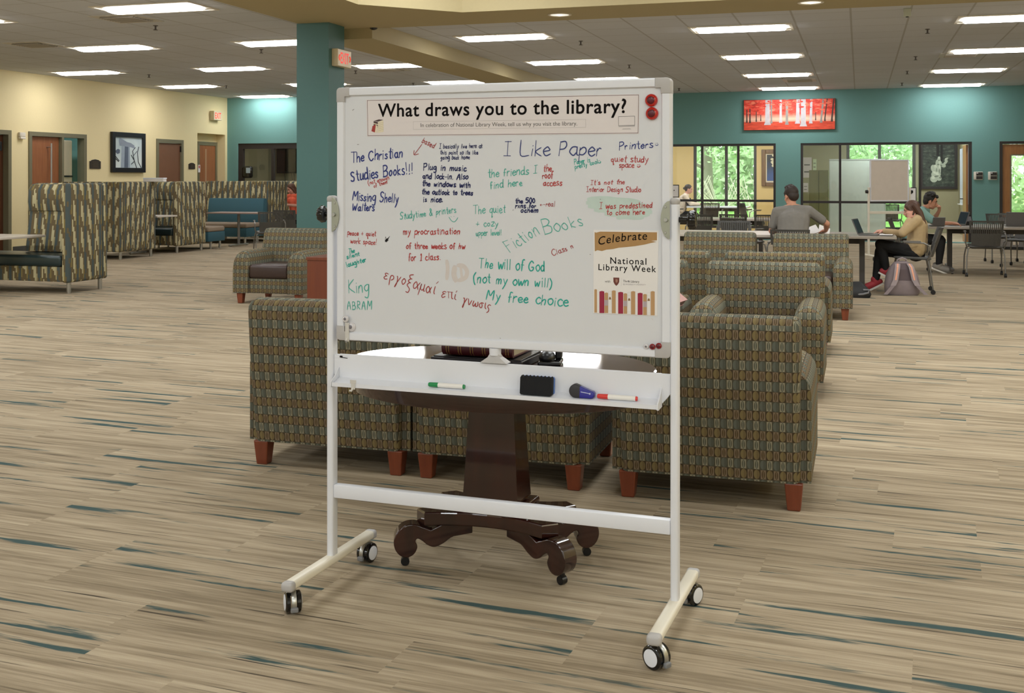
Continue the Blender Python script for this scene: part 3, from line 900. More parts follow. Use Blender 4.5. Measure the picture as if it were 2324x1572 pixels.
c4 = [((-hx, -hy + tip * .9), (-hx + tip, -hy)), ((hx - tip, -hy), (hx, -hy + tip * .9)), ((hx, hy - tip * .9), (hx - tip, hy)), ((-hx + tip, hy), (-hx, hy - tip * .9))]
for k in range(4):
    a, b = c4[k]; nx = c4[(k + 1) % 4][0]
    out.append(a); out += arc(b, nx, .055)
mb = MB(); mb.prism(out, 'Z', .155, .207, .006); mb.build('plinth', M_TABLEW, t)
for sx in (-1, 1):
    for sy in (-1, 1):
        # scroll in a vertical plane pointing out from the corner
        d = Vector((sx * .90, sy * .44)).normalized(); n_ = Vector((-d.y, d.x)); w = .034
        prof = [(.14, .160), (.27, .160), (.315, .140), (.345, .150), (.385, .163), (.43, .158), (.462, .132), (.474, .098), (.466, .066), (.444, .044), (.415, .038), (.388, .050), (.374, .076), (.382, .098), (.372, .108), (.352, .098), (.33, .082), (.30, .074), (.262, .088), (.22, .112), (.14, .122)]
        prof = prof[:3] + closed_curve(prof)[4 * 3:4 * (len(prof) - 2)] + prof[-2:]
        b0 = Vector((-sx * .03, -sy * .0))
        rings = []
        mb = MB(); tb = bmesh.new()
        A = [tb.verts.new(((b0 + d * u * .90 + n_ * w).x, (b0 + d * u * .90 + n_ * w).y, v)) for u, v in prof]
        B = [tb.verts.new(((b0 + d * u * .90 - n_ * w).x, (b0 + d * u * .90 - n_ * w).y, v)) for u, v in prof]
        tb.faces.new(A); tb.faces.new(list(reversed(B)))
        for k in range(len(prof)): tb.faces.new((A[k], B[k], B[(k + 1) % len(prof)], A[(k + 1) % len(prof)]))
        mb.add(tb)
        f = mb.build('scroll_foot', M_TABLEW, t, True)
        bv = f.modifiers.new('b', 'BEVEL'); bv.width = .004; bv.segments = 2
        c = b0 + d * .425 * .90
        mb = MB(); mb.cyl((c.x, c.y, .045), (c.x, c.y, .028), .011, .011, 10); mb.cyl((c.x - n_.x * .012, c.y - n_.y * .012, .0165), (c.x + n_.x * .012, c.y + n_.y * .012, .0165), .0165, .0165, 16)
        mb.build('caster', M_BLACK, f)
# things on it
tz = .7655
t = thing('book_stand', 'low black wooden book stand on the oval table under the red book', 'book stand', (-1.392, 4.18, tz), R(-3))
mb = MB(); mb.b2(-.188, .188, -.13, .13, 0, .026, .004); mb.build('base', mat('ebony_wood', '#191316', .3), t)
mb = MB(); mb.prism([(-.12, .026), (.12, .026), (.12, .034), (-.12, .03)], 'X', -.18, .18, .002); mb.build('slope', mat('ebony_wood', '#191316', .3), t)
t = thing('book', 'thick dark red book with gilt bands lying on the black book stand', 'book', (-1.392, 4.19, tz + .0345), R(-3))
mb = MB(); mb.b2(-.145, .145, -.115, .115, 0, .006, .002); mb.b2(-.145, .145, -.115, .115, .054, .06, .002)
mb.prism([(-.115, 0), (-.128, .012), (-.132, .03), (-.128, .048), (-.115, .06), (-.108, .06), (-.108, 0)], 'X', -.145, .145); mb.build('cover', mat('dark_red_leather', '#4a1519', .4, coat=.2), t, True)
mb = MB()
for k in (-.12, -.07, -.02, .03, .08, .125):
    for q_ in (-.005, .005): mb.prism([(-.1165, .001), (-.1295, .012), (-.1335, .03), (-.1295, .048), (-.1165, .059), (-.115, .059), (-.115, .001)], 'X', k + q_ - .0012, k + q_ + .0012)
mb.build('gilt_band', mat('gilt', '#a98a4a', .35, metal=.5), t)
mb = MB(); mb.b2(-.139, .139, -.107, .109, .006, .054); mb.build('pages', mat('cream_page_edges', '#b7a98c', .8), t)
t = thing('desk_phone', 'rounded black object beside the book stand on the oval table', 'device', (-1.135, 4.17, tz), R(10))
mb = MB(); mb.b2(-.045, .045, -.06, .06, 0, .02, .008, 3); mb.build('base', M_GLOSSB, t, True)
mb = MB(); mb.ell((-.012, -.01, .03), (.032, .05, .026), 20, 12); mb.build('dome', M_BLACK, t, True)
mb = MB(); mb.box(.03, .03, .042, .026, .05, .045, .006); mb.build('block', M_BLACK, t)

# ================================================================ HIGH-BACK BOOTHS (front faces -Y, origin at right rear corner region)
def booth(label, x0, x1, yf, yb, face, seat_ext=0.0, panels=(True, True), h=1.42):
    """face -1: seat looks to -Y (towards the camera), +1: away"""
    cx_ = (x0 + x1) / 2; t = thing('booth_settee', label, 'booth', (cx_, (yf + yb) / 2, 0), 0 if face < 0 else PI)
    w = (x1 - x0) / 2; d = abs(yb - yf) / 2
    mb = MB(); mb.b2(-w + .002, w - .002, d - .10, d, .14, h, .03, 3); mb.build('back_panel', M_BOOTH, t, True)
    pw = .11
    sides = []
    if face > 0: panels = panels[::-1]
    if panels[0]: sides.append(-1)
    if panels[1]: sides.append(1)
    for s in sides:
        mb = MB(); mb.box(s * (w - pw / 2), -.05, (h + .14) / 2, pw, 2 * d - .10, h - .14, .035, 3); mb.build('side_panel', M_BOOTH, t, True)
    a, b = (-w + (pw if -1 in sides else 0)), (w - (pw if 1 in sides else 0))
    mb = MB(); mb.prism([(d - .10, .50), (d - .28, .50), (d - .20, 1.04), (d - .10, 1.04)], 'X', a + .004, b - .004, .02); mb.build('back_cushion', M_BOOTH, t, True)
    mb = MB(); mb.prism([(d - .10, 1.045), (d - .215, 1.045), (d - .235, 1.15), (d - .225, 1.32), (d - .17, 1.40), (d - .10, 1.41)], 'X', a + .004, b - .004, .02); mb.build('headrest', M_BOOTH, t, True)
    e0, e1 = a - (seat_ext if face < 0 else 0), b + (seat_ext if face > 0 else 0)
    mb = MB(); mb.b2(e0 + .003, e1 - .003, -d + .0, d - .105, .345, .49, .04, 4); mb.build('seat_cushion', M_VINYL, t, True)
    mb = MB(); mb.b2(e0 + .006, e1 - .006, -d + .03, d - .106, .15, .344, .01); mb.build('seat_base', M_BOOTH, t)
    for x in (e0 + .07 if -1 not in sides else -w + .06, w - .06 if 1 in sides else e1 - .07):
        for y in (-d + .09, d - .09):
            mb = MB(); mb.cyl((x, y, 0), (x, y, .15), .026, .03, 14); mb.build('leg', M_CHROME, t, True)
    return t
booth('striped high-back booth nearest the camera on the left, dark seat facing the camera', -10.80, -9.68, 12.06, 12.86, -1, 1.3, (False, True))
booth('striped high-back booth seen from behind, second from the left edge', -14.15, -12.84, 17.40, 18.50, 1)
booth('striped high-back booth with dark seat facing the second booth across a small table', -14.2, -12.92, 19.30, 20.34, -1)
booth('long striped booth back behind the teal bench', -14.95, -13.24, 23.5, 24.4, 1)
booth('rearmost striped booth against the teal wall, beside the person in orange', -14.7, -13.3, 24.98, 25.82, -1, 0, (True, False))
# teal bench pair and their table
def bench(label, x0, x1, yf, yb, face, back):
    t = thing('bench', label, 'bench', ((x0 + x1) / 2, (yf + yb) / 2, 0), 0 if face < 0 else PI)
    w, d = (x1 - x0) / 2, abs(yb - yf) / 2
    mb = MB(); mb.b2(-w, w, -d, d - (.16 if back else 0), .16, .36, .01); mb.build('seat_base', M_TEALF, t, True)
    mb = MB(); mb.b2(-w, w, -d, d - (.16 if back else 0), .361, .47, .035, 3); mb.build('seat_cushion', M_BEIGEF, t, True)
    if back:
        mb = MB(); mb.prism([(d - .14, .16), (d - .24, .472), (d - .155, 1.0), (d - .13, 1.02), (d - .04, 1.02), (d, .99), (d, .16)], 'X', -w - .03, w + .05, .02); mb.build('backrest', M_TEALF, t, True)
    for x in (-w + .08, w - .08):
        for y in (-d + .08, d - .22):
            mb = MB(); mb.cyl((x, y, 0), (x, y, .162), .024, .028, 12); mb.build('leg', M_CHROME, t, True)
bench('teal bench with taupe seat and tall teal back behind the pole table', -14.6, -13.22, 22.45, 23.3, -1, True)
bench('backless end of a teal and taupe bench beside the striped booth', -14.4, -12.97, 20.50, 21.15, 1, False)
def pole_table(label, x, y, sx, sy, z=.74, foot=.5, topm=None, pole='one', rz=0):
    t = thing('cafe_table', label, 'table', (x, y, 0), rz)
    mb = MB(); mb.b2(-sx / 2, sx / 2, -sy / 2, sy / 2, z - .03, z, .006); mb.build('tabletop', topm or M_LAMW, t)
    for q_ in ([0] if pole == 'one' else [-sx * .38, sx * .38]):
        mb = MB(); mb.cyl((q_, 0, .045), (q_, 0, z - .03), .03, .03, 14); mb.build('pole', M_GREYM, t, True)
        mb = MB(); mb.box(q_, 0, .03, .07, foot, .03, .01); mb.box(q_, -foot / 2 + .03, .0075, .04, .04, .0151); mb.box(q_, foot / 2 - .03, .0075, .04, .04, .0151); mb.build('foot', M_CHROME, t)
    return t
p = at_z(525, 560, 0)
pole_table('narrow table on a single pole between the teal benches', p.x - .05, 21.85, 1.25, .6, .74, .75, mat('rosy_laminate', '#9b8378', .4))
pole_table('small pale table edge showing between the second and third striped booths', -13.55, 18.92, 1.35, .66, .76)
tt = pole_table('pale laminate table cut by the left edge beside the nearest booth', -10.86, 11.72, 1.2, 1.25, .74, .9)
# brown shoe at the left edge
ps = at_z(10, 684, 0)
t = thing('shoe', 'brown lace-up shoe with tan sole raised on its heel at the left edge', 'shoe', (-10.48, 10.98, 0), R(-60))
def shoe(t, up, sole, lace, L=.29, rot=None, off=(0, 0, 0)):
    Mt = Matrix.Translation(off) @ (rot or Matrix.Identity(4))
    def ap(mb):
        for v in mb.bm.verts: v.co = Mt @ v.co
        return mb
    def ring(y, w, z0, z1, n=14):
        return [(w * math.cos(2 * PI * k / n), y, (z0 + z1) / 2 + (z1 - z0) / 2 * math.sin(2 * PI * k / n)) for k in range(n)]
    mb = MB(); pts = []
    for k in range(24):
        a = 2 * PI * k / 24; y = math.cos(a) * L / 2; w = .042 if y < 0 else .05
        pts.append((math.sin(a) * w, y))
    mb.prism(pts, 'Z', 0, .026, .005); ap(mb).build('sole', sole, t, True)
    mb = MB(); mb.loft([ring(-L * .47, .022, .02, .085), ring(-L * .40, .036, .02, .105), ring(-L * .2, .04, .02, .11), ring(0, .042, .02, .10), ring(L * .2, .046, .02, .082), ring(L * .38, .042, .02, .065), ring(L * .48, .02, .024, .045)])
    ap(mb).build('upper', up, t, True)
    mb = MB()
    for k in range(4): mb.tube([(-.024, L * (.02 + k * .07), .098 - k * .007), (0, L * (.02 + k * .07), .107 - k * .009), (.024, L * (.02 + k * .07), .098 - k * .007)], .0035, 6)
    ap(mb).build('laces', lace, t)
shoe(t, mat('brown_suede', '#8b6a52', .8), mat('tan_sole', '#d2bf9f', .7), mat('dark_lace', '#5a4334', .8), rot=Matrix.Rotation(R(28), 4, 'X'), off=(0, 0, .072))

# ================================================================ MESH-BACK CASTER CHAIRS (front faces -Y)
def mesh_chair():
    t = thing('caster_chair', 'x', 'chair')
    mb = MB(); mb.prism([(-.22, .452), (.20, .43), (.22, .445), (.21, .465), (-.18, .478), (-.235, .47), (-.245, .455)], 'X', -.225, .225, .012); mb.build('seat', M_DARKM, t, True)
    mb = MB()
    def bp(x, z):       # curved, raked back surface
        k = (z - .47) / .38
        return Vector((x * (1 + .10 * k), .215 + .13 * k - .05 * (x / .22) ** 2 + .02, z))
    th = Vector((0, .018, 0))
    def slab(x0, x1, z0, z1, nx=8, nz=3):
        g = [[bp(x0 + (x1 - x0) * i / nx, z0 + (z1 - z0) * j / nz) for i in range(nx + 1)] for j in range(nz + 1)]
        F = [[mb.bm.verts.new(p) for p in r] for r in g]; K = [[mb.bm.verts.new(p + th) for p in r] for r in g]
        for j in range(nz):
            for i in range(nx):
                mb.bm.faces.new((F[j][i], F[j][i + 1], F[j + 1][i + 1], F[j + 1][i])); mb.bm.faces.new((K[j][i], K[j + 1][i], K[j + 1][i + 1], K[j][i + 1]))
        for j in range(nz):
            mb.bm.faces.new((F[j][0], F[j + 1][0], K[j + 1][0], K[j][0])); mb.bm.faces.new((F[j][nx], K[j][nx], K[j + 1][nx], F[j + 1][nx]))
        for i in range(nx):
            mb.bm.faces.new((F[0][i], K[0][i], K[0][i + 1], F[0][i + 1])); mb.bm.faces.new((F[nz][i], F[nz][i + 1], K[nz][i + 1], K[nz][i]))
    slab(-.20, .20, .47, .655); slab(-.22, -.19, .655, .85, 1); slab(.19, .22, .655, .85, 1); slab(-.22, .22, .825, .85)
    for k in range(15): 
        x = -.176 + k * .0252; slab(x - .0065, x + .0065, .65, .83, 1)
    mb.build('backrest', M_DARKM, t, False)
    mb = MB()
    for s in (-1, 1):
        mb.tube([(s * .20, -.19, .44), (s * .245, -.20, .42), (s * .265, -.225, .30), (s * .27, -.25, .062)], .011, 8)
        mb.tube([(s * .20, .17, .44), (s * .245, .18, .42), (s * .265, .205, .30), (s * .27, .235, .062)], .011, 8)
    mb.tube([(-.2, -.19, .437), (.2, -.19, .437)], .01, 6); mb.tube([(-.2, .17, .428), (.2, .17, .428)], .01, 6)
    mb.build('frame', M_GREYM, t, True)
    for s in (-1, 1):
        mb = MB(); mb.tube([(s * .255, .16, .42), (s * .285, .21, .52), (s * .285, .19, .62), (s * .28, .12, .655), (s * .275, -.12, .662)], .011, 8); mb.box(s * .275, -.02, .675, .035, .22, .018, .007); mb.build('armrest', M_GREYM, t, True)
        for y in (-.25, .235):
            mb = MB(); mb.cyl((s * .27 - .017, y, .03), (s * .27 - .004, y, .03), .03, .03, 14); mb.cyl((s * .27 + .004, y, .03), (s * .27 + .017, y, .03), .03, .03, 14); mb.cyl((s * .27 - .02, y, .032), (s * .27 + .02, y, .032), .01, .01, 8); mb.cyl((s * .27, y, .03), (s * .27, y, .065), .009, .009, 8)
            mb.build('caster', M_BLACK, t, True)
    return t
def spot(px, y): 
    v = at_Y(px, 450, y); return (v.x, y, 0)
mcp = mesh_chair()
MC = [((spot(1796, 14.62)), PI, 'grey slatted chair the person in the grey t-shirt sits on'),
      ((.66, 15.55, 0), R(-90), 'grey caster chair the girl with long brown hair sits on'),
      ((spot(1664, 16.62)), R(4), 'black slatted chair behind the far left armchair, at the pale table'),
      ((spot(1598, 20.2)), R(172), 'dark chair with narrow slotted back left of the two at the far pale table'),
      ((spot(1668, 20.45)), PI, 'dark chair with wide slotted back at the far pale table'),
      ((spot(1690, 18.4)), R(150), 'dark mesh chair turned sideways between the pale tables'),
      ((spot(2234, 18.45)), PI, 'grey caster chair seen from behind at the right-hand table'),
      ((.80, 18.9, 0), R(90), 'grey chair the person in the teal t-shirt sits on'),
      ((spot(2280, 21.5)), R(8), 'grey chair on the far side of the right-hand table by the oak door'),
      ((spot(2322, 20.5)), R(-25), 'grey chair with solid back cut by the right edge of the photo'),
      ((spot(1738, 20.35)), R(192), 'dark chair at the far pale table just left of the person in grey'),
      (spot(611, 19.2), R(215), 'grey mesh chair turned away behind the left armchair'),
      (spot(663, 20.4), R(180), 'black slatted chair half hidden by the teal column'),
      ((spot(1615, 29.3)), PI, 'grey chair in the study room left of the mullion'),
      ((spot(1707, 29.6)), R(120), 'pale grey chair turned sideways in the study room beside the tan wall'),
      ((spot(1541, 30.25)), R(98), 'chair of the person in cream inside the study room'),
      ((spot(2022, 29.4)), R(170), 'dark chair in the meeting room behind the second whiteboard')]
for i, (p, rz, lab) in enumerate(MC):
    o = mcp if i == 0 else dup(mcp, p, rz)
    o.location = p; o.rotation_euler.z = rz; tag(o, lab, 'chair', 'mesh-back caster chairs')

# ================================================================ WORK TABLES
def work_table(label, x0, x1, y0, y1, z=.74, top=None, ins=.35, footl=.9):
    t = thing('work_table', label, 'table', ((x0 + x1) / 2, (y0 + y1) / 2, 0))
    w, d = (x1 - x0) / 2, (y1 - y0) / 2
    mb = MB(); mb.b2(-w, w, -d, d, z - .035, z, .005); mb.build('tabletop', top or M_LAMG, t)
    for s in (-1, 1):
        mb = MB(); mb.b2(s * (w - ins) - .035, s * (w - ins) + .035, -.09, .09, .07, z - .035); mb.build('leg', M_LEGG, t)
        mb = MB(); mb.b2(s * (w - ins) - .03, s * (w - ins) + .03, -d * footl, d * footl, .05, .085, .006)
        for y in (-d * footl + .03, d * footl - .03): mb.cyl((s * (w - ins) - .015, y, .025), (s * (w - ins) + .015, y, .025), .025, .025, 12); mb.cyl((s * (w - ins), y, .025), (s * (w - ins), y, .06), .01, .01, 8)
        mb.build('foot', M_LEGG, t)
    mb = MB(); mb.b2(-w + ins, w - ins, -.02, .02, z - .13, z - .035); mb.build('rail', M_LEGG, t)
    return t
work_table('long grey laminate table where the girl with the laptop sits, its near end', -1.02, .45, 15.1, 16.25, ins=.42, footl=.6)
work_table('pale end of the long table showing right of the whiteboard post', -3.0, -1.03, 15.1, 16.25, top=M_LAMW)
work_table('grey laminate table at the right edge of the photo', 1.02, 3.6, 18.55, 19.85, .735)
a = at_Y(1545, 490, 21.3); b = at_Y(1752, 490, 21.3)
work_table('pale far table in front of the study room glass', a.x - .8, b.x + .15, 20.85, 21.75, top=M_LAMW)
a = at_Y(1562, 470, 30.2); b = at_Y(1700, 470, 30.2)
work_table('white table inside the study room', a.x, b.x, 29.85, 30.7, top=M_WHITE)
pole_table('corner of a white table showing above the left armchair', -10.35, 20.95, .9, .8, .74)

# ================================================================ MOBILE WHITEBOARD
BL, BRZ = Vector((-1.195, 3.682, 0)), R(-3.0)
board = thing('mobile_whiteboard', 'large white mobile whiteboard on casters covered in coloured handwriting', 'whiteboard', BL, BRZ)
BMI = (Matrix.Translation(BL) @ Matrix.Rotation(BRZ, 4, 'Z')).inverted()
def onb(px, py, yl):
    """sight line -> point of the plane y=yl in the whiteboard's own frame"""
    o = BMI @ Vector((0, 0, HC)); d = BMI.to_3x3() @ ray(px, py)
    k = (yl - o.y) / d.y
    return o + d * k
YF = -.0125                       # writing surface
bx0, bx1, bz0, bz1 = -.612, .612, .897, 1.808
mb = MB(); mb.b2(bx0 + .012, bx1 - .012, YF, .0125, bz0 + .012, bz1 - .012); panel = mb.build('writing_panel', M_BOARD, board)
fw = .031
def rail(p0, p1):
    mb = MB(); v = (Vector(p1) - Vector(p0)); hor = abs(v.x) > abs(v.z)
    sec = [(-.0155, -.004), (-.0155, -.016), (-.012, -.0205), (0, -.0215), (.011, -.0205), (.0155, -.015), (.0155, .015), (.011, .0205), (-.012, .0205), (-.0155, .016), (-.0155, .004)]
    if hor: mb.prism([(q[1], p0[2] + q[0]) for q in sec], 'X', p0[0], p1[0])
    else: mb.prism([(p0[0] + q[0], q[1]) for q in sec], 'Z', p0[2], p1[2])
    mb.build('frame_rail', M_WHITE, board, True)
zc0, zc1, xc0, xc1 = bz0 + fw / 2, bz1 - fw / 2, bx0 + fw / 2, bx1 - fw / 2
cl = .052
rail((bx0 + cl, 0, zc1), (bx1 - cl, 0, zc1)); rail((bx0 + cl, 0, zc0), (bx1 - cl, 0, zc0))
rail((xc0, 0, bz0 + cl), (xc0, 0, bz1 - cl)); rail((xc1, 0, bz0 + cl), (xc1, 0, bz1 - cl))
for sx in (-1, 1):
    for sz in (-1, 1):
        X0, Z0 = (bx0 if sx < 0 else bx1), (bz0 if sz < 0 else bz1)
        pts = []
        for k in range(7):
            a = PI / 2 * k / 6
            pts.append((X0 - sx * (.014 - .014 * math.sin(a)), Z0 - sz * (.014 - .014 * math.cos(a))))
        pts += [(X0, Z0 - sz * cl), (X0 - sx * .033, Z0 - sz * cl), (X0 - sx * .033, Z0 - sz * .033), (X0 - sx * cl, Z0 - sz * .033), (X0 - sx * cl, Z0)]
        mb = MB(); mb.prism(pts, 'Y', -.0228, .0228, .003); tag(mb.build('corner_cap', M_CAPG, board, True), 'grey plastic corner cap')
# posts, feet, cross bar
PX = (-.6405, .6225)
for i, x in enumerate(PX):
    mb = MB(); mb.box(x, 0, .75, .026, .042, 1.30, .008, 3); mb.build('post', M_WHITE, board, True)
    mb = MB(); mb.box(x, 0, 1.405, .0285, .0445, .026, .010, 3); mb.build('post_cap', M_CAPG, board, True)
    s = -1 if i == 0 else 1
    pts = [(0, -.062)] + [(.030 * math.cos(R(a)) if abs(a) < 90 else 0, .062 * math.sin(R(a))) for a in range(-75, 90, 15)] + [(0, .062)]
    zc = (onb(770, 486, 0).z if i == 0 else onb(1512, 498, 0).z)
    mb = MB(); mb.prism([(x - s * .0125 - s * p[0], zc + p[1]) for p in pts], 'Y', -.0285, -.0225, .001); pl_ = mb.build('hinge_plate', M_SILVER, board)
    mb = MB()
    for dz in (-.042, .042): mb.cyl((x - s * .026, -.0284, zc + dz), (x - s * .026, -.0305, zc + dz), .0045, .0035, 12)
    mb.cyl((x - s * .024, -.0284, zc), (x - s * .024, -.037, zc), .0075, .006, 14); mb.build('screw', M_CHROME, pl_)
    mb = MB(); kx = x + s * .013
    mb.cyl((kx, 0, zc), (kx + s * (.012 if i == 0 else .03), 0, zc), .010, .010, 14); o_ = .012 if i == 0 else .028
    ring = []
    for (xx, rr) in ((o_, .020), (o_ + .004, .027), (o_ + .020, .029), (o_ + .028, .024), (o_ + .030, .012)):
        ring.append([(kx + s * xx, rr * (1 + .09 * math.cos(8 * 2 * PI * k / 48)) * math.cos(2 * PI * k / 48), zc + rr * (1 + .09 * math.cos(8 * 2 * PI * k / 48)) * math.sin(2 * PI * k / 48)) for k in range(48)])
    mb.loft(ring); tag(mb.build('clamp_knob', M_GLOSSB, board, True), 'black lobed clamp knob')
    mb = MB(); mb.box(x, 0, .098, .042, .60, .030, .010, 3); mb.build('foot', M_CREAM, board, True)
    for y in (-.30, .30):
        mb = MB(); mb.box(x, y, .097, .046, .036, .034, .012, 4); mb.build('foot_cap', M_CAPG, board, True)
    for j, y in enumerate((-.272, .272)):
        # twin wheel caster; heading differs
        hd = {(0, 0): R(39), (0, 1): R(-8), (1, 0): R(62), (1, 1): R(-25)}[(i, j)]
        c = thing('caster', None, None); c.parent = board; c.location = (x, y, 0); c.rotation_euler = (0, 0, hd)
        rw = .0365
        mb = MB(); mb.cyl((0, 0, .084), (0, 0, .066), .008, .008, 12); mb.cyl((0, 0, .070), (0, 0, .060), .013, .013, 14); mb.build('stem', M_CHROME, c, True)
        mb = MB(); arc_ = [(-.012 + .042 * math.cos(R(a)), rw + .042 * math.sin(R(a))) for a in range(-40, 171, 15)]
        arc_ += [(-.012 + .036 * math.cos(R(a)), rw + .036 * math.sin(R(a))) for a in range(170, -41, -15)]
        mb.prism([(p[0] + .012, p[1]) for p in arc_], 'X', -.0085, .0085, .001)
        for v in mb.bm.verts: v.co = Vector((v.co.x, -v.co.y, v.co.z))
        mb.build('fork', M_CHROME, c, True)
        for sx in (-1, 1):
            mb = MB(); mb.lathe([(rw - .006, sx * .010), (rw, sx * .012), (rw, sx * .023), (rw - .005, sx * .027), (.027, sx * .0272)], (0, 0, rw), 'X', 32); wl = mb.build('wheel', M_GLOSSB, c, True)
            mb = MB(); mb.lathe([(.0265, sx * .0268), (.0262, sx * .0285), (.02, sx * .0295), (.002, sx * .0298)], (0, 0, rw), 'X', 32); tag(mb.build('hub_cap', M_WHITE, wl, True), 'white hub cap') if False else mb.build('hub_cap', M_WHITE, c, True)
        mb = MB(); mb.box(0, -.043, .022, .026, .014, .016, .004); mb.build('brake_tab', mat('brake_grey', '#77787a', .5), c)
mb = MB(); mb.b2(PX[0] + .013, PX[1] - .013, -.016, .016, .323, .371, .004, 2); mb.build('cross_bar', M_WHITE, board, True)
# pen tray: back plate, shelf, rounded end lugs
tx0, tx1 = PX[0] + .014, PX[1] - .014
mb = MB()
pr = [(.010, .842), (-.006, .846), (-.010, .842), (-.012, .762), (-.060, .746), (-.066, .752), (-.068, .752), (-.068, .738), (-.010, .736), (.010, .75)]
mb.prism(pr, 'X', tx0 + .022, tx1 - .03)
mb.prism([(tx0, .842), (tx0, .772), (tx0 + .024, .742), (tx0 + .024, .842)], 'Y', -.0105, .009)
mb.prism([(tx1, .842), (tx1, .78), (tx1 - .012, .764), (tx1 - .032, .742), (tx1 - .032, .842)], 'Y', -.0105, .009)
mb.build('pen_tray', M_WHITE, board)
for s, x in ((-1, tx0 + .022), (1, tx1 - .030)):
    mb = MB(); mb.prism([(-.010, .800), (-.010, .737), (-.066, .734), (-.074, .738), (-.070, .756), (-.045, .770)], 'X', x - .001, x + s * .003); mb.build('tray_end', M_WHITE, board)
# centre latch under the board
xl = onb(1124, 800, 0).x
mb = MB(); mb.cyl((xl, 0, .897), (xl, 0, .872), .021, .020, 20); mb.build('latch_knob', M_WHITE, board, True)
mb = MB(); mb.loft([[(xl + sx * w, sy * d, z) for sx, sy in ((-1, -1), (1, -1), (1, 1), (-1, 1))] for z, w, d in ((.847, .049, .022), (.866, .022, .016), (.878, .016, .012))]); mb.build('latch_bracket', M_CAPG, board)
# maker's mark on the tray
mb = MB()
q0 = onb(772, 808, -.0108)
mb.prism([(q0.x - .001, q0.z - .004), (q0.x + .010, q0.z - .005), (q0.x + .010, q0.z + .001), (q0.x + .006, q0.z + .003), (q0.x + .004, q0.z + .001), (q0.x + .002, q0.z + .003), (q0.x - .001, q0.z + .001)], 'Y', -.0125, -.0112)
mb.prism([(q0.x + .011, q0.z - .005), (q0.x + .030, q0.z - .0065), (q0.x + .030, q0.z - .0045), (q0.x + .011, q0.z - .003)], 'Y', -.0125, -.0112)
mb.build('maker_mark', M_INK, board)

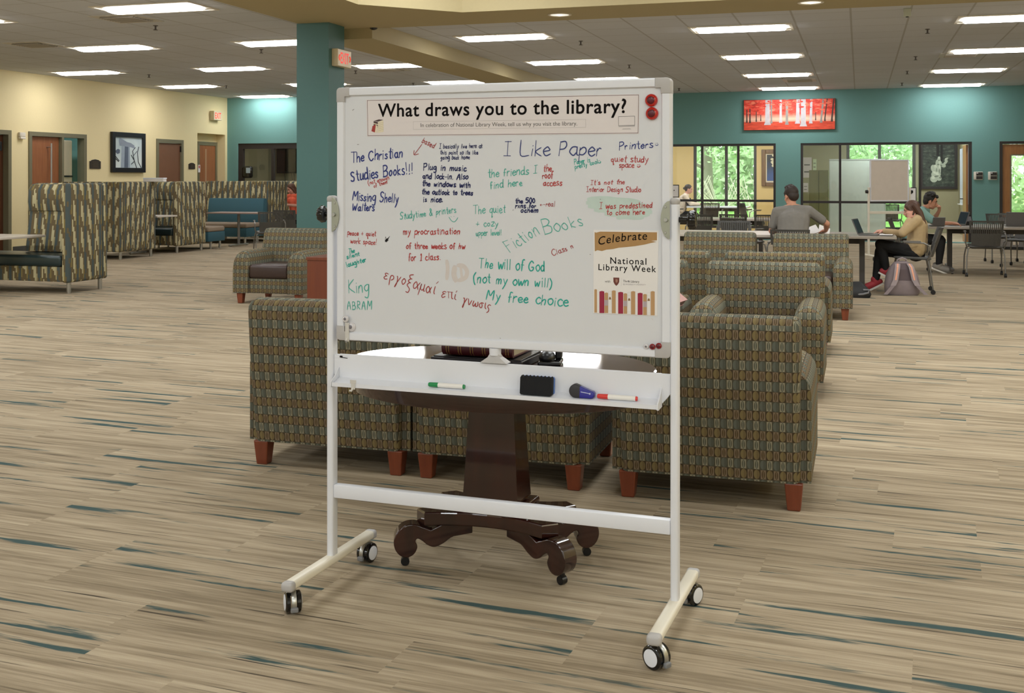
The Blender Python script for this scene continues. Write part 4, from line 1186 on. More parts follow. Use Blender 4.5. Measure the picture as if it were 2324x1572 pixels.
# ---------------------------------------------------------------- pen-stroke lettering
G = {
'a': (9, '7,9 5,10 2,9 0,5 2,1 4,0 7,3|7,10 7,2 9,0'), 'b': (8, '0,18 0,0|0,6 3,10 6,9 7,5 5,0 2,0 0,2'), 'c': (7, '6,8 4,10 1,8 0,4 2,0 5,0 7,2'),
'd': (9, '7,8 4,10 1,8 0,4 2,0 5,1 7,4|7,18 7,2 8,0'), 'e': (7, '0,5 6,6 5,9 3,10 0,7 0,3 3,0 7,2'), 'f': (6, '6,17 4,18 2,15 2,-1|0,9 5,9'),
'g': (9, '7,9 4,10 1,8 0,4 3,1 6,3 7,8|7,10 7,-4 5,-8 1,-7'), 'h': (8, '0,18 0,0|0,6 3,10 6,9 6,0'), 'i': (3, '1,10 1,0|1,14 1.4,14.4'), 'j': (4, '3,10 3,-6 0,-8|3,14 3.4,14.4'),
'k': (7, '0,18 0,0|6,10 0,5 6,0'), 'l': (3, '1,18 1,0'), 'm': (12, '0,10 0,0|0,6 2,10 5,9 5,0|5,6 8,10 10,9 10,0'), 'n': (8, '0,10 0,0|0,6 3,10 6,9 6,0'),
'o': (8, '4,10 1,8 0,4 3,0 6,2 7,6 5,10 3,10'), 'p': (8, '0,10 0,-8|0,7 3,10 6,9 7,5 4,1 0,2'), 'q': (8, '6,9 3,10 0,7 1,2 4,1 6,4|6,10 6,-8 8,-6'), 'r': (6, '0,10 0,0|0,6 3,10 5,9'),
's': (7, '6,9 3,10 1,8 3,5 6,3 4,0 0,1'), 't': (6, '3,17 3,2 5,0|0,11 6,11'), 'u': (8, '0,10 0,3 2,0 5,2 6,5|6,10 6,2 8,0'), 'v': (8, '0,10 3,0 7,10'), 'w': (11, '0,10 2,0 5,8 7,0 10,10'),
'x': (7, '0,10 6,0|6,10 0,0'), 'y': (8, '0,10 3,2|7,10 3,-2 0,-8'), 'z': (8, '0,10 7,10 0,0 7,0'),
'A': (13, '0,-1 6,18 11,-1|2,7 10,7'), 'B': (11, '0,18 0,0|0,18 6,18 8,14 5,10 0,9|5,10 9,7 8,1 0,0'), 'C': (12, '10,15 7,18 2,15 0,8 3,1 7,0 11,3'), 'D': (12, '0,18 0,0|0,18 7,16 10,9 7,1 0,0'),
'F': (10, '0,18 0,-1|0,18 9,17|0,10 7,10'), 'G': (13, '10,15 6,18 1,13 0,6 4,0 9,2 10,7 6,7'), 'I': (8, '0,18 7,18|3.5,18 3.5,0|0,0 7,0'), 'K': (11, '0,18 0,0|9,18 0,8 10,0'),
'L': (10, '0,18 0,0 9,0'), 'M': (14, '0,0 1,18 6,7 11,18 12,0'), 'P': (10, '0,18 0,-1|0,17 6,18 8,13 5,9 0,8'), 'R': (11, '0,18 0,0|0,18 7,17 7,11 0,9 9,0'), 'S': (11, '9,16 5,18 1,15 3,10 8,7 7,1 2,0 0,2'),
'T': (12, '0,18 11,18|5.5,18 5.5,0'), 'W': (15, '0,18 3,0 7,13 10,0 14,18'), '1': (6, '1,15 4,18 4,0|1,0 6,0'), '5': (10, '8,18 1,18 0,10 5,11 8,6 5,0 0,1'), '0': (10, '4,18 0,12 1,3 5,0 8,6 7,15 4,18'),
'!': (4, '1,18 1,5|1,0 1.5,.5'), '.': (4, '1,0 1.6,.6'), '(': (6, '4,20 0,12 1,2 4,-4'), ')': (6, '0,20 4,12 3,2 0,-4'), '+': (10, '4,12 4,1|0,6 8,6'), '&': (10, '8,0 1,13 3,17 5,13 0,4 3,0 7,6'), "'": (3, '1,18 .5,14'),
'-': (7, '0,6 6,6'), '<': (9, '8,6 0,6|3,9 0,6 3,3'), ':': (11, '0,9 .5,9.5|5,9 5.5,9.5|-1,4 2,1 5,1 8,5'), ' ': (7, ''),
'ε': (8, '6,9 3,10 1,8 3,6 5,6|3,6 0,3 2,0 6,2'), 'ρ': (8, '1,-8 0,4 2,9 6,9 7,4 3,1'), 'γ': (9, '0,9 2,9 4,0 3,-7 2,-8 3,-2 8,10'), 'ξ': (8, '6,18 1,16 3,12 5,12|3,12 0,8 3,6 5,6|3,6 0,2 5,-2 4,-8 0,-7'), 'α': (10, '9,10 5,1 2,0 0,5 3,10 6,6 9,0'),
'ο': (8, '4,10 1,8 0,4 3,0 6,2 7,6 5,10 3,10'), 'μ': (9, '0,-8 1,10 1,2 4,0 7,4|7,10 7,1 9,0'), 'ι': (4, '1,10 1,2 3,0'), 'ί': (4, '1,10 1,2 3,0|1,14 3,17'), 'π': (10, '0,10 9,10|2,10 2,0|7,10 7,1 9,0'), 'ν': (8, '0,10 3,0 7,9'), 'ω': (12, '1,9 0,3 3,0 5,6|5,6 7,0 10,2 9,9'), 'σ': (9, '9,10 4,10 0,6 2,1 5,0 7,4 5,9'), 'ς': (7, '6,9 2,9 0,5 4,1 4,-4 1,-7'),
}
GL = {k: (w, [[tuple(float(c) for c in p.split(',')) for p in st.split()] for st in s.split('|') if st]) for k, (w, s) in G.items()}
def smooth(pts, n=4):
    if len(pts) < 3: return pts
    out = []
    P = [pts[0]] + list(pts) + [pts[-1]]
    for i in range(1, len(P) - 2):
        p0, p1, p2, p3 = [Vector(q) for q in P[i - 1:i + 3]]
        for k in range(n):
            t = k / n
            out.append(tuple(.5 * ((2 * p1) + (p2 - p0) * t + (2 * p0 - 5 * p1 + 4 * p2 - p3) * t * t + (3 * p1 - p0 - 3 * p2 + p3) * t ** 3)))
    out.append(tuple(pts[-1])); return out
def ribbon(mb, pts, w, y):
    P = [Vector(p) for p in pts]
    if len(P) == 1 or (P[0] - P[-1]).length < 1e-4 and len(P) == 2: P = [P[0], P[0] + Vector((.0008, 0))]
    d0 = (P[1] - P[0]).normalized(); d1 = (P[-1] - P[-2]).normalized()
    P[0] = P[0] - d0 * w * .35; P[-1] = P[-1] + d1 * w * .35
    L, Rr = [], []
    for i, p in enumerate(P):
        d = (P[min(i + 1, len(P) - 1)] - P[max(i - 1, 0)])
        if d.length < 1e-7: d = Vector((1, 0))
        d.normalize(); n = Vector((-d.y, d.x)) * (w / 2 * (1 if 0 < i < len(P) - 1 else .6))
        L.append(mb.bm.verts.new((p.x + n.x, y, p.y + n.y))); Rr.append(mb.bm.verts.new((p.x - n.x, y, p.y - n.y)))
    for i in range(len(P) - 1):
        try: mb.bm.faces.new((L[i], Rr[i], Rr[i + 1], L[i + 1]))
        except ValueError: pass
    return mb
YW = YF - .0007
_k = [0]
def nexty():
    _k[0] += 1
    return YW - .00002 * (_k[0] % 9)
def hand(lines, m, wpx, lab=None, slant=.08, rng=random.Random(5)):
    """lines: (text, x0,y0, x1,y1, x-height px) with the base line measured in the photograph"""
    if len(lines) > 1:
        for l_ in lines: hand([l_], m, wpx, lab, slant)
        return
    mb = MB(); y = nexty()
    for (txt, x0, y0, x1, y1, xh) in lines:
        a, b = onb(x0, y0, y), onb(x1, y1, y)
        A, B = Vector((a.x, a.z)), Vector((b.x, b.z)); d = B - A
        adv = [GL[c][0] + 2.2 for c in txt]; tot = sum(adv) - 2.2
        sx = d.length / tot; u = d.normalized(); n = Vector((-u.y, u.x))
        scale = (onb(x0, y0 - 10, y).z - a.z) / 10.0
        sy = xh * scale / 10.0; w = wpx * scale
        cur = 0.0
        for c, ad in zip(txt, adv):
            jy = rng.uniform(-.9, .9); jr = rng.uniform(-.09, .09); js = rng.uniform(.86, 1.12)
            for st in GL[c][1]:
                pts = []
                for (gx, gy) in st:
                    gx2 = gx * js + gy * (slant + jr); gx2 += rng.uniform(-.4, .4); gy2 = gy * js + jy + rng.uniform(-.45, .45)
                    pts.append(A + u * ((cur + gx2) * sx) + n * (gy2 * sy))
                ribbon(mb, smooth([tuple(p) for p in pts]), w * rng.uniform(.9, 1.1), y)
            cur += ad
    o = mb.build('handwriting', m, panel, keepn=True)
    if lab: o['label'] = lab
    return o
def strokes(sts, m, wpx, lab=None, sm=True):
    mb = MB(); y = nexty()
    for st in sts:
        pts = [onb(px, py, y) for px, py in st]
        pts = [(p.x, p.z) for p in pts]
        ribbon(mb, smooth(pts) if sm else pts, wpx * .00155, y)
    o = mb.build('pen_mark', m, panel, keepn=True)
    if lab: o['label'] = lab
    return o
def patch(poly, m, y, name='smudge'):
    mb = MB(); vs = [onb(px, py, y) for px, py in poly]
    mb.bm.faces.new([mb.bm.verts.new(v) for v in vs]); return mb.build(name, m, panel, keepn=True)
rs = random.Random(3)
def smear(sts, m, wpx, nm):
    mb = MB(); y = YF - .0003
    for i, st in enumerate(sts):
        P = [onb(px, py, y - .00001 * i) for px, py in st]; ribbon(mb, smooth([(p.x, p.z) for p in P]), wpx * .00155 * rs.uniform(.8, 1.2), y - .00001 * i)
    return mb.build('smudge', m, panel, keepn=True)
smear([[(1336, 452), (1370, 450), (1400, 453), (1430, 455), (1450, 459)], [(1334, 460), (1365, 459), (1400, 461), (1440, 464), (1466, 468)], [(1338, 468), (1370, 468), (1410, 470), (1450, 473), (1474, 475)], [(1352, 476), (1390, 477), (1430, 479), (1476, 481)], [(1376, 485), (1410, 486), (1450, 487), (1470, 486)], [(1402, 494), (1420, 492), (1440, 494), (1458, 493)]], M_SMUDGE, 11, 'smudge')
smear([[(1014, 592), (1016, 610), (1014, 632)], [(1032, 606), (1030, 622), (1034, 636)], [(1040, 602), (1052, 604), (1060, 616), (1056, 630), (1042, 636)], [(1046, 610), (1048, 628)]], M_PSMUDGE, 11, 'smudge')
hand([('The Christian', 797, 369, 914, 356, 12)], M_BLUE, 3.0)
hand([('Studies Books!!!', 797, 411, 938, 393, 13)], M_BLUE, 3.0)
hand([('(not enough', 836, 420, 884, 406, 5.0), ('of them', 849, 426, 879, 416, 4.6)], M_RED, 1.5)
hand([('based', 957, 323, 985, 337, 7.5)], M_DRED, 1.8)
strokes([[(957.6, 327), (949, 339), (939.8, 351)], [(940, 341), (939.5, 351), (950, 349)]], M_DRED, 1.6, 'red arrow')
hand([('I basically live here at', 997, 336.5, 1095, 335.6, 5.6), ('this point so its like', 999, 350, 1085, 350, 5.2), ('going back home', 1000, 361.5, 1066, 361, 5.4)], M_NAVY, 1.7)
hand([('Plug in music', 961.5, 385, 1058, 388, 7.4), ('and lock-in. Also', 959.5, 405, 1062, 407, 7.0), ('the windows with', 958.5, 421.5, 1068, 426, 7.0), ('the outlook to trees', 957.6, 440.5, 1073, 443, 6.6), ('is nice.', 960.5, 458, 1006, 458, 7.0)], M_NAVY, 2.7)
hand([('Missing Shelly', 800, 454, 904, 460, 11)], M_BLUE, 2.7)
hand([('Walters', 799, 478, 850, 479, 9.5)], M_BLUE, 2.7)
hand([('Studytime & printers', 908, 498, 1036, 482, 8.5)], M_TEALD, 1.9)
strokes([[(1019, 492.5), (1024, 500), (1030, 503.5), (1035, 500), (1039, 493.5)], [(1023.6, 491.8), (1024.2, 492)], [(1029.8, 490.8), (1030.5, 491)]], M_TEALD, 1.6, 'teal smiling face')
hand([('peace + quiet', 788.5, 533, 853, 536, 6.2), ('work space!', 795, 552, 855, 555.5, 6.6)], M_RED, 1.8)
strokes([[(875.5, 538), (874, 548), (884.5, 536), (876, 549), (881, 545)], [(874.5, 546), (878, 541)]], M_INK, 2.4, 'black scribble', sm=False)
hand([('my procrastination', 915.4, 532.4, 1044, 531, 8.4), ('of three weeks of hw', 922, 564, 1056, 564.6, 7.8), ('for 1 class.', 927, 592, 1001, 589, 8.6)], M_RED, 2.2)
hand([('The', 791, 574.5, 804.6, 573.5, 6), ('silent', 787, 587, 816.7, 580, 5.4), ('laughter', 787, 606, 832, 593, 6)], M_TEALM, 2.2)
hand([('King', 792, 665, 838, 661, 15)], M_TEALD, 2.3)
hand([('ABRAM', 788, 702, 844.5, 701.7, 11)], M_TEALD, 2.1)
hand([('εργοξαμαί', 871, 632, 987, 668, 15), ('επί', 1002, 675, 1036, 679, 13), ('γνωσις', 1049, 688, 1113, 703, 12)], M_DRED, 2.1, None, .05)
hand([('I Like Paper', 1144, 353.5, 1366, 352.5, 17.5)], M_SLATEB, 2.6)
hand([('Printers', 1405.5, 340, 1482, 335, 9.5)], M_BLUE, 2.2)
hand([(':', 1488, 331, 1496, 330.5, 6)], M_BLUE, 1.5)
hand([('quiet study', 1387, 367, 1471, 367.5, 7.6), ('space :', 1405, 380.4, 1455, 379.5, 7)], M_RED, 2.0)
hand([('Paper is', 1303.5, 373, 1339.5, 367, 6), ('pretty cool:', 1305, 383.3, 1365, 369, 5.6)], M_TEALM, 1.7)
hand([('the friends I', 1108, 403, 1219, 393, 9.8), ('find here', 1113, 428, 1186, 421, 9.4)], M_TEALD, 2.2)
hand([('the', 1233.5, 389, 1251.7, 389, 8), ('roof', 1231, 405, 1254.5, 404, 8), ('access', 1232.6, 421.5, 1275.5, 420.5, 7.6)], M_RED, 2.1)
hand([("It's not the", 1340.5, 419, 1417.7, 417.6, 6), ('Interior Design Studio', 1331, 435, 1454.5, 436, 6.4)], M_RED, 1.8)
hand([('I was predestined', 1360.5, 474, 1481, 471, 7.4), ('to come here', 1377, 487.4, 1463.5, 486.7, 7)], M_RED, 2.0)
hand([('The quiet', 1074, 485.3, 1147, 482, 10.5), ('+ cozy', 1080, 513, 1131, 513, 8), ('upper level!', 1080.5, 534.8, 1139, 533, 7.2)], M_TEALD, 1.9)
hand([('the 500', 1170, 460.7, 1215, 460, 6), ('rxns for', 1170, 472, 1217, 471.4, 5.8), ('ochem', 1182, 482, 1222, 481.8, 6.4)], M_NAVY, 2.6)
hand([('<-real', 1226, 468.3, 1259, 468.3, 6.4)], M_DRED, 1.5)
hand([('Fiction', 1156, 570, 1226, 529, 16)], M_TEALD, 2.0, None, -.12)
hand([('Books', 1237, 533, 1327, 510, 17)], M_TEALD, 2.0, None, -.1)
hand([('Class n', 1254.5, 581, 1303, 562, 7)], M_DRED, 1.7, None, 0)
hand([('The will of God', 1086, 607, 1237, 616, 13), ('(not my own will)', 1074, 640, 1254, 653, 12), ('My free choice', 1103, 679, 1289, 696, 13)], M_TEALM, 2.7)
strokes([[(1164, 477), (1165, 476)], [(1362, 452), (1363, 452.2)], [(1339, 577), (1340, 577.3)], [(811, 328), (814, 327.6)], [(800, 250), (803, 248)], [(1135, 767), (1136, 767.5)]], M_GREYINK, 1.6, 'stray ink specks')
strokes([[(1479, 722), (1482, 725.5)]], M_PSMUDGE, 1.6)

# ---------------------------------------------------------------- printed sheets on the board
def text_mesh(body, font_off=0.0, shear=0.0, space=1.0):
    cu = bpy.data.curves.new('lettering', 'FONT'); cu.body = body; cu.size = 1.0; cu.offset = font_off; cu.shear = shear; cu.space_character = space
    cu.resolution_u = 4
    ob = bpy.data.objects.new('lettering', cu); COL.objects.link(ob)
    dg = bpy.context.evaluated_depsgraph_get()
    me = bpy.data.meshes.new_from_object(ob.evaluated_get(dg))
    bpy.data.objects.remove(ob); bpy.data.curves.remove(cu)
    return me
def lettering(body, p0, p1, y, m, parent, cap=None, off=0.0, shear=0.0, space=1.0, org=None, name='lettering', bend=0.0, fn=None, bold=0.0):
    """printed words whose base line runs between two measured points"""
    me = text_mesh(body, off, shear, space)
    a, b = (fn or onb)(p0[0], p0[1], y), (fn or onb)(p1[0], p1[1], y)
    d = b - a; d.y = 0; xs = [v.co.x for v in me.vertices]
    x0, x1 = min(xs), max(xs); s = d.length / (x1 - x0); u = d.normalized(); n = Vector((-u.z, 0, u.x))
    sv = s if cap is None else cap
    for v in me.vertices:
        t = (v.co.x - x0) / (x1 - x0)
        q = a + u * ((v.co.x - x0) * s) + n * (v.co.y * sv + bend * 4 * t * (1 - t))
        v.co = (q.x, y, q.z)
    if org is not None:
        for v in me.vertices: v.co -= org
    me.materials.clear(); me.materials.append(m)
    if bold:                                  # heavier weight: the outlines laid over one another, a hair apart
        bm = bmesh.new(); bm.from_mesh(me); base = list(bm.faces)
        for i, (ax, az) in enumerate(((1, 0), (-1, 0), (0, 1), (0, -1), (.7, .7), (-.7, .7), (.7, -.7), (-.7, -.7))):
            r_ = bmesh.ops.duplicate(bm, geom=base)
            for g_ in r_['geom']:
                if isinstance(g_, bmesh.types.BMVert): g_.co += Vector((ax * bold, -.00001 * (i + 1), az * bold))
        bm.to_mesh(me); bm.free()
    o = bpy.data.objects.new(name, me); COL.objects.link(o); o.parent = parent
    return o
def sheet(name, label, cat, quad, y, m, th=.0006):
    P = [onb(px, py, y) for px, py in quad]
    org = Vector(((P[2].x + P[3].x) / 2, 0, (P[2].z + P[3].z) / 2))
    Mw = Matrix.Translation(BL) @ Matrix.Rotation(BRZ, 4, 'Z')
    t = thing(name, label, cat, Mw @ org, BRZ)
    mb = MB(); mb.prism([(p.x, p.z) for p in P], 'Y', y, YF - .0001); mb.build('sheet', m, t, off=org)
    return t, org
def poly(t, org, pts, y, m, name, th=.0003, parent=None):
    mb = MB(); P = [onb(px, py, y) for px, py in pts]; mb.prism([(p.x, p.z) for p in P], 'Y', y - th, y, 0)
    return mb.build(name, m, parent or t, off=org)
def lines(t, org, sts, w, y, m, name):
    mb = MB()
    for st in sts:
        P = [onb(px, py, y) for px, py in st]; ribbon(mb, [(p.x, p.z) for p in P], w, y)
    return mb.build(name, m, t, off=org, keepn=True)
YS = YF - .0012
bn, org = sheet('banner', 'long paper banner asking what draws you to the library, across the top of the whiteboard', 'banner', [(831.5, 226), (1451, 213.3), (1450, 303.4), (833, 309.5)], YS, M_PAPERP)
lines(bn, org, [[(833.5, 228), (1449, 215.2)], [(1449, 215.2), (1448, 301.6)], [(1448, 301.6), (835, 307.5)], [(835, 307.5), (833.5, 228)]], .0022, YS - .0003, M_LINEINK, 'printed_border')
lettering('What draws you to the library?', (858.4, 264.8), (1420.6, 255.6), YS - .0004, M_INK, bn, space=1.07, org=org, bold=.0011)
lettering('In celebration of National Library Week, tell us why you visit the library.', (954.7, 288.2), (1309.9, 284.4), YS - .0004, M_GREYINK, bn, org=org)
lines(bn, org, [[(938, 276), (1329, 270.9)], [(1329, 270.9), (1329.3, 289)], [(1329.3, 289), (938, 293.6)], [(938, 293.6), (938, 276)]], .0010, YS - .0003, mat('thin_grey_rule', '#a09a98', .6), 'subtitle_box')
lines(bn, org, [[(1403.8, 264.6), (1440.4, 263.6)], [(1440.4, 263.6), (1440.4, 284)], [(1440.4, 284), (1404, 285.2)], [(1404, 285.2), (1403.8, 264.6)]], .0016, YS - .0003, M_INK, 'monitor_drawing')
poly(bn, org, [(1404, 285.4), (1440.4, 284.4), (1440.4, 287), (1404, 288)], YS - .0002, mat('print_pale_grey', '#b5b0b0', .6), 'monitor_bezel'); poly(bn, org, [(1414, 291.6), (1430, 291.2), (1433, 293.2), (1411, 293.6)], YS - .0002, mat('print_pale_grey', '#b5b0b0', .6), 'monitor_foot')
PR = mat('print_red', '#a33630', .6); PD = mat('print_dark_maroon', '#4a3534', .6); PC = mat('print_cream', '#e3d8bd', .6)
bk = poly(bn, org, [(848, 274.5), (860, 270.8), (870, 271.8), (857.5, 276)], YS - .0002, PD, 'book_drawing')
poly(bn, org, [(848, 275), (857.5, 277), (857.5, 289), (848, 286)], YS - .0002, PD, 'book_drawing'); poly(bn, org, [(847.6, 279), (857.5, 281.5), (857.5, 283.4), (847.8, 281)], YS - .0004, PC, 'book_drawing')
poly(bn, org, [(858, 276.5), (870, 272.6), (870.5, 299), (857, 301.5)], YS - .0002, PC, 'book_drawing')
lines(bn, org, [[(858, y_), (870.2, y_ - 3)] for y_ in (280.5, 284.5, 288.5, 292.5, 296.5)], .0009, YS - .0005, PD, 'book_drawing')
poly(bn, org, [(845.5, 286), (853, 282.6), (851, 300.5), (843, 297.5)], YS - .0005, PR, 'book_drawing'); poly(bn, org, [(853, 283), (857, 286), (855.5, 301), (851, 300.5)], YS - .0005, PC, 'book_drawing')

ps_, org = sheet('poster', 'small celebrate week poster with a row of books, low right on the whiteboard', 'poster', [(1347.2, 521.3), (1494.6, 523.2), (1491.8, 717.6), (1346.6, 710.6)], YS, M_PAPER)
KR = mat('kraft_brush', '#ad8756', .7, var=.08, scale=60)
poly(ps_, org, [(1349.5, 526.5), (1353, 527.8), (1362, 525.4), (1491, 527.0), (1491, 545), (1478, 546.5), (1490, 548.5), (1476, 551.5), (1462, 555), (1440, 558.5), (1421, 560.5), (1404, 562), (1391, 565), (1376, 566.5), (1366, 569.5), (1356, 567.5), (1350, 570)], YS - .0002, KR, 'brush_stroke')
lettering('Celebrate', (1359, 556), (1469.5, 543.5), YS - .0006, M_INK, ps_, off=.006, shear=.22, space=1.12, org=org, bend=.004)
lettering('National', (1385, 598), (1467, 600.5), YS - .0004, M_INK, ps_, off=.008, space=1.18, org=org)
lettering('Library Week', (1358, 612.5), (1489, 617.5), YS - .0004, M_INK, ps_, off=.008, space=1.18, org=org)
lettering('with', (1372.8, 640.5), (1385, 641), YS - .0004, M_GREYINK, ps_, org=org)
lettering('Thrift Library', (1414, 640), (1451, 641.5), YS - .0004, M_GREYINK, ps_, off=.01, org=org)
lettering('@ ANDERSON UNIVERSITY', (1414, 646), (1466, 647.6), YS - .0004, mat('print_pale_grey', '#b5b0b0', .6), ps_, org=org)
lines(ps_, org, [[(1410, 630), (1410, 649)]], .0007, YS - .0003, mat('print_pale_grey', '#b5b0b0', .6), 'divider_rule')
sh = poly(ps_, org, [(1392, 629.5), (1405.5, 630), (1405.2, 640), (1402.5, 645), (1398.6, 648.5), (1394.8, 644.6), (1392.3, 639.4)], YS - .0002, mat('print_shield_maroon', '#70392f', .6), 'shield_emblem')
poly(ps_, org, [(1397, 633), (1401.5, 633.5), (1402, 638), (1399.5, 642), (1397.2, 639)], YS - .0006, mat('print_shield_tan', '#a67a68', .6), 'shield_emblem')
TN = mat('print_tan', '#ba9366', .65); MR = mat('print_maroon', '#9a2140', .65); GY = mat('print_grey_lilac', '#b2a4a8', .65); LG = mat('print_pale_grey', '#b5b0b0', .6)
def pz(x, y): return (1120 + x / 3.93, 420 + y / 3.93)
for (x0, x1, yt, yb, m_, nm) in [(900, 923, 932, 1136, TN, 't'), (945, 988, 948, 1140, MR, 'r'), (990, 1022, 962, 1140, TN, 'b'), (1056, 1090, 942, 1142, TN, 't'), (1112, 1156, 956, 1146, MR, 'r'), (1160, 1192, 968, 1146, TN, 'b'), (1227, 1264, 949, 1152, TN, 't'), (1286, 1330, 964, 1156, MR, 'r'), (1335, 1367, 975, 1158, TN, 'b'), (1402, 1438, 949, 1160, TN, 't')]:
    poly(ps_, org, [pz(x0, yt), pz((x0 + x1) / 2, yt - 5), pz(x1, yt), pz(x1, yb), pz(x0, yb)], YS - .0002, m_, 'book_drawing')
    if nm == 'b': poly(ps_, org, [pz(x0, yt + 62), pz(x1, yt + 62), pz(x1, yt + 112), pz(x0, yt + 112)], YS - .0006, GY, 'book_drawing')
for (x0, x1, yt, yb) in [(1025, 1053, 945, 1140), (1196, 1224, 956, 1148), (1370, 1399, 958, 1158)]:
    lines(ps_, org, [[pz(x0, yt), pz(x1, yt)], [pz(x0, yt + 28), pz(x1, yt + 28)], [pz(x0, yb - 18), pz(x1, yb - 18)], [pz(x0, yt), pz(x0, yb)], [pz(x1, yt), pz(x1, yb)], [pz(x0, yb), pz(x1, yb)]], .0005, YS - .0003, LG, 'book_drawing')
    poly(ps_, org, [pz(x0 + 3, yt + 74), pz(x0 + 7, yt + 56), pz(x0 + 14, yt + 50), pz(x1 - 7, yt + 56), pz(x1 - 3, yt + 74)], YS - .0002, mat('print_brown', '#8d6d47', .65), 'book_drawing')
lines(ps_, org, [[pz(892, 1142), pz(1455, 1163)]], .0008, YS - .0003, LG, 'shelf_rule')

# ---------------------------------------------------------------- magnets, hooks, things in the tray
Mw = Matrix.Translation(BL) @ Matrix.Rotation(BRZ, 4, 'Z')
def bthing(name, label, cat, lp, group=None):
    return thing(name, label, cat, Mw @ Vector(lp), BRZ, group)
MGR = mat('red_magnet_plastic', '#c02a20', .15, coat=.5); MGD = mat('dark_red_magnet_core', '#5a1220', .25); MCL = mat('clear_magnet_plastic', '#d5d2d4', .12, coat=.5); MSI = mat('magnet_core_grey', '#77757c', .35, metal=.3)
for (px, py, r, kind, lab) in [(1478.8, 227.7, .0208, 'R', 'upper of two big red magnets at the top right of the whiteboard'), (1480.3, 257.7, .0208, 'R', 'lower of two big red magnets at the top right of the whiteboard'),
        (784.8, 723, .0125, 'C', 'small clear magnet with grey core, upper of two at the lower left of the whiteboard'), (798, 741, .0175, 'C', 'larger clear magnet with grey core at the lower left of the whiteboard'),
        (1466.6, 785.6, .0085, 'C', 'tiny clear magnet in the lower right corner of the whiteboard'), (1480.8, 786.4, .0098, 'r', 'dark red magnet in the middle of three at the lower right corner'), (1495.3, 784.4, .0098, 'r', 'dark red magnet closest to the lower right corner of the whiteboard')]:
    yb_ = YF if py < 770 or kind == 'X' else -.0216
    if kind == 'C' and 700 < py < 770: yb_ = YF if px > 790 else -.0216
    p = onb(px, py, yb_)
    t = bthing('magnet', lab, 'magnet', (p.x, yb_ - .0002, p.z), 'round magnets on the whiteboard')
    h = r * .72 if kind != 'C' else r * .6
    mb = MB(); mb.lathe([(r, 0), (r, -h * .45), (r * .86, -h * .7), (r * .80, -h * .62), (r * .72, -h * .7), (r * .5, -h * .95), (r * .2, -h * 1.02), (.0004, -h * 1.03)], axis='Y', n=32); mb.build('cap', MCL if kind == 'C' else (MGR if kind == 'R' else mat('deep_red_magnet', '#8c141a', .15, coat=.5)), t, True)
    k = .62 if kind != 'C' else .5
    mb = MB(); mb.lathe([(r * k, -h * .5), (r * k, -h * .86), (r * k * .8, -h * 1.0), (r * k * .4, -h * 1.07), (.0004, -h * 1.09)], axis='Y', n=28); mb.build('core', MGD if kind != 'C' else MSI, t, True)
CLR = mat('milky_clip_plastic', '#cfccc6', .2, coat=.3)
p = onb(788, 757, -.0225)
t = bthing('adhesive_hook', 'milky plastic hook over the lower left frame of the whiteboard', 'hook', (p.x, -.0218, p.z))
mb = MB(); mb.b2(-.008, .008, -.003, 0, -.028, .040, .001); mb.build('strip', CLR, t); mb = MB(); mb.tube([(0, -.002, -.018), (0, -.010, -.028), (0, -.012, -.022)], .004, 8); mb.build('hook_tip', CLR, t, True)
p = onb(802, 872, -.0685)
t = bthing('adhesive_hook', 'milky plastic hook on the front lip of the pen tray at the left', 'hook', (p.x, -.0690, p.z))
mb = MB(); mb.b2(-.012, .012, -.0025, 0, .003, .016, .001); mb.b2(-.008, .008, -.0025, 0, -.018, .003, .001); mb.build('strip', CLR, t); mb = MB(); mb.tube([(0, -.0015, -.012), (-.004, -.008, -.022), (-.010, -.012, -.020)], .004, 8); mb.build('hook_tip', CLR, t, True)
def marker(label, pxa, pya, pxb, pyb, capm, cap_left=True):
    y = -.040; zt = .7548
    a, b = onb(pxa, pya, y), onb(pxb, pyb, y); L = b.x - a.x
    t = bthing('marker_pen', label, 'marker', ((a.x + b.x) / 2, y, zt + .0085), 'markers in the pen tray')
    c0, c1 = -L / 2, -L / 2 + L * .27
    mb = MB(); mb.lathe([(.0062, c0), (.0078, c0 + .004), (.0085, c1)], axis='X', n=18); mb.build('cap', capm, t, True)
    mb = MB(); mb.lathe([(.0083, c1), (.0083, L / 2 - .006)], axis='X', n=18); mb.build('barrel', mat('marker_white', '#efece6', .35), t, True)
    mb = MB(); mb.lathe([(.0080, L / 2 - .006), (.0066, L / 2)], axis='X', n=18); mb.build('end_plug', capm, t, True)
    return t
marker('white marker pen with green cap in the pen tray', 973, 880, 1055, 884, mat('marker_green', '#188a4c', .35))
marker('white marker pen with red cap in the pen tray', 1356, 905, 1447, 910, mat('marker_red_cap', '#d83a34', .35))
# felt block eraser leaning on the tray back
a, b = onb(1181, 895, -.045), onb(1253, 899, -.045)
t = bthing('board_eraser', 'black felt block eraser with wavy top standing in the pen tray', 'eraser', ((a.x + b.x) / 2, -.034, .7535))
w = (b.x - a.x) / 2; hh = .062
pts = [(-w, .004), (-w + .004, 0), (w - .004, 0), (w, .004), (w, hh - .006)]
for k in range(16, -1, -1): pts.append((-w + .004 + (2 * w - .008) * k / 16, hh - .002 + .0028 * math.cos(k * PI)))
pts.append((-w, hh - .006))
mb = MB(); mb.prism(pts, 'Y', -.020, .004, .002)
for v in mb.bm.verts: v.co.y += v.co.z * .10
mb.build('felt_pad', mat('black_felt', '#17181b', .95, bump=.5), t)
mb = MB(); mb.prism([(p_[0] * .985 + .002, p_[1] * .93 + .001) for p_ in pts], 'Y', .0045, .015, .002)
for v in mb.bm.verts: v.co.y += v.co.z * .10
mb.build('blue_backing', mat('blue_backing', '#5b7fc4', .6), t)
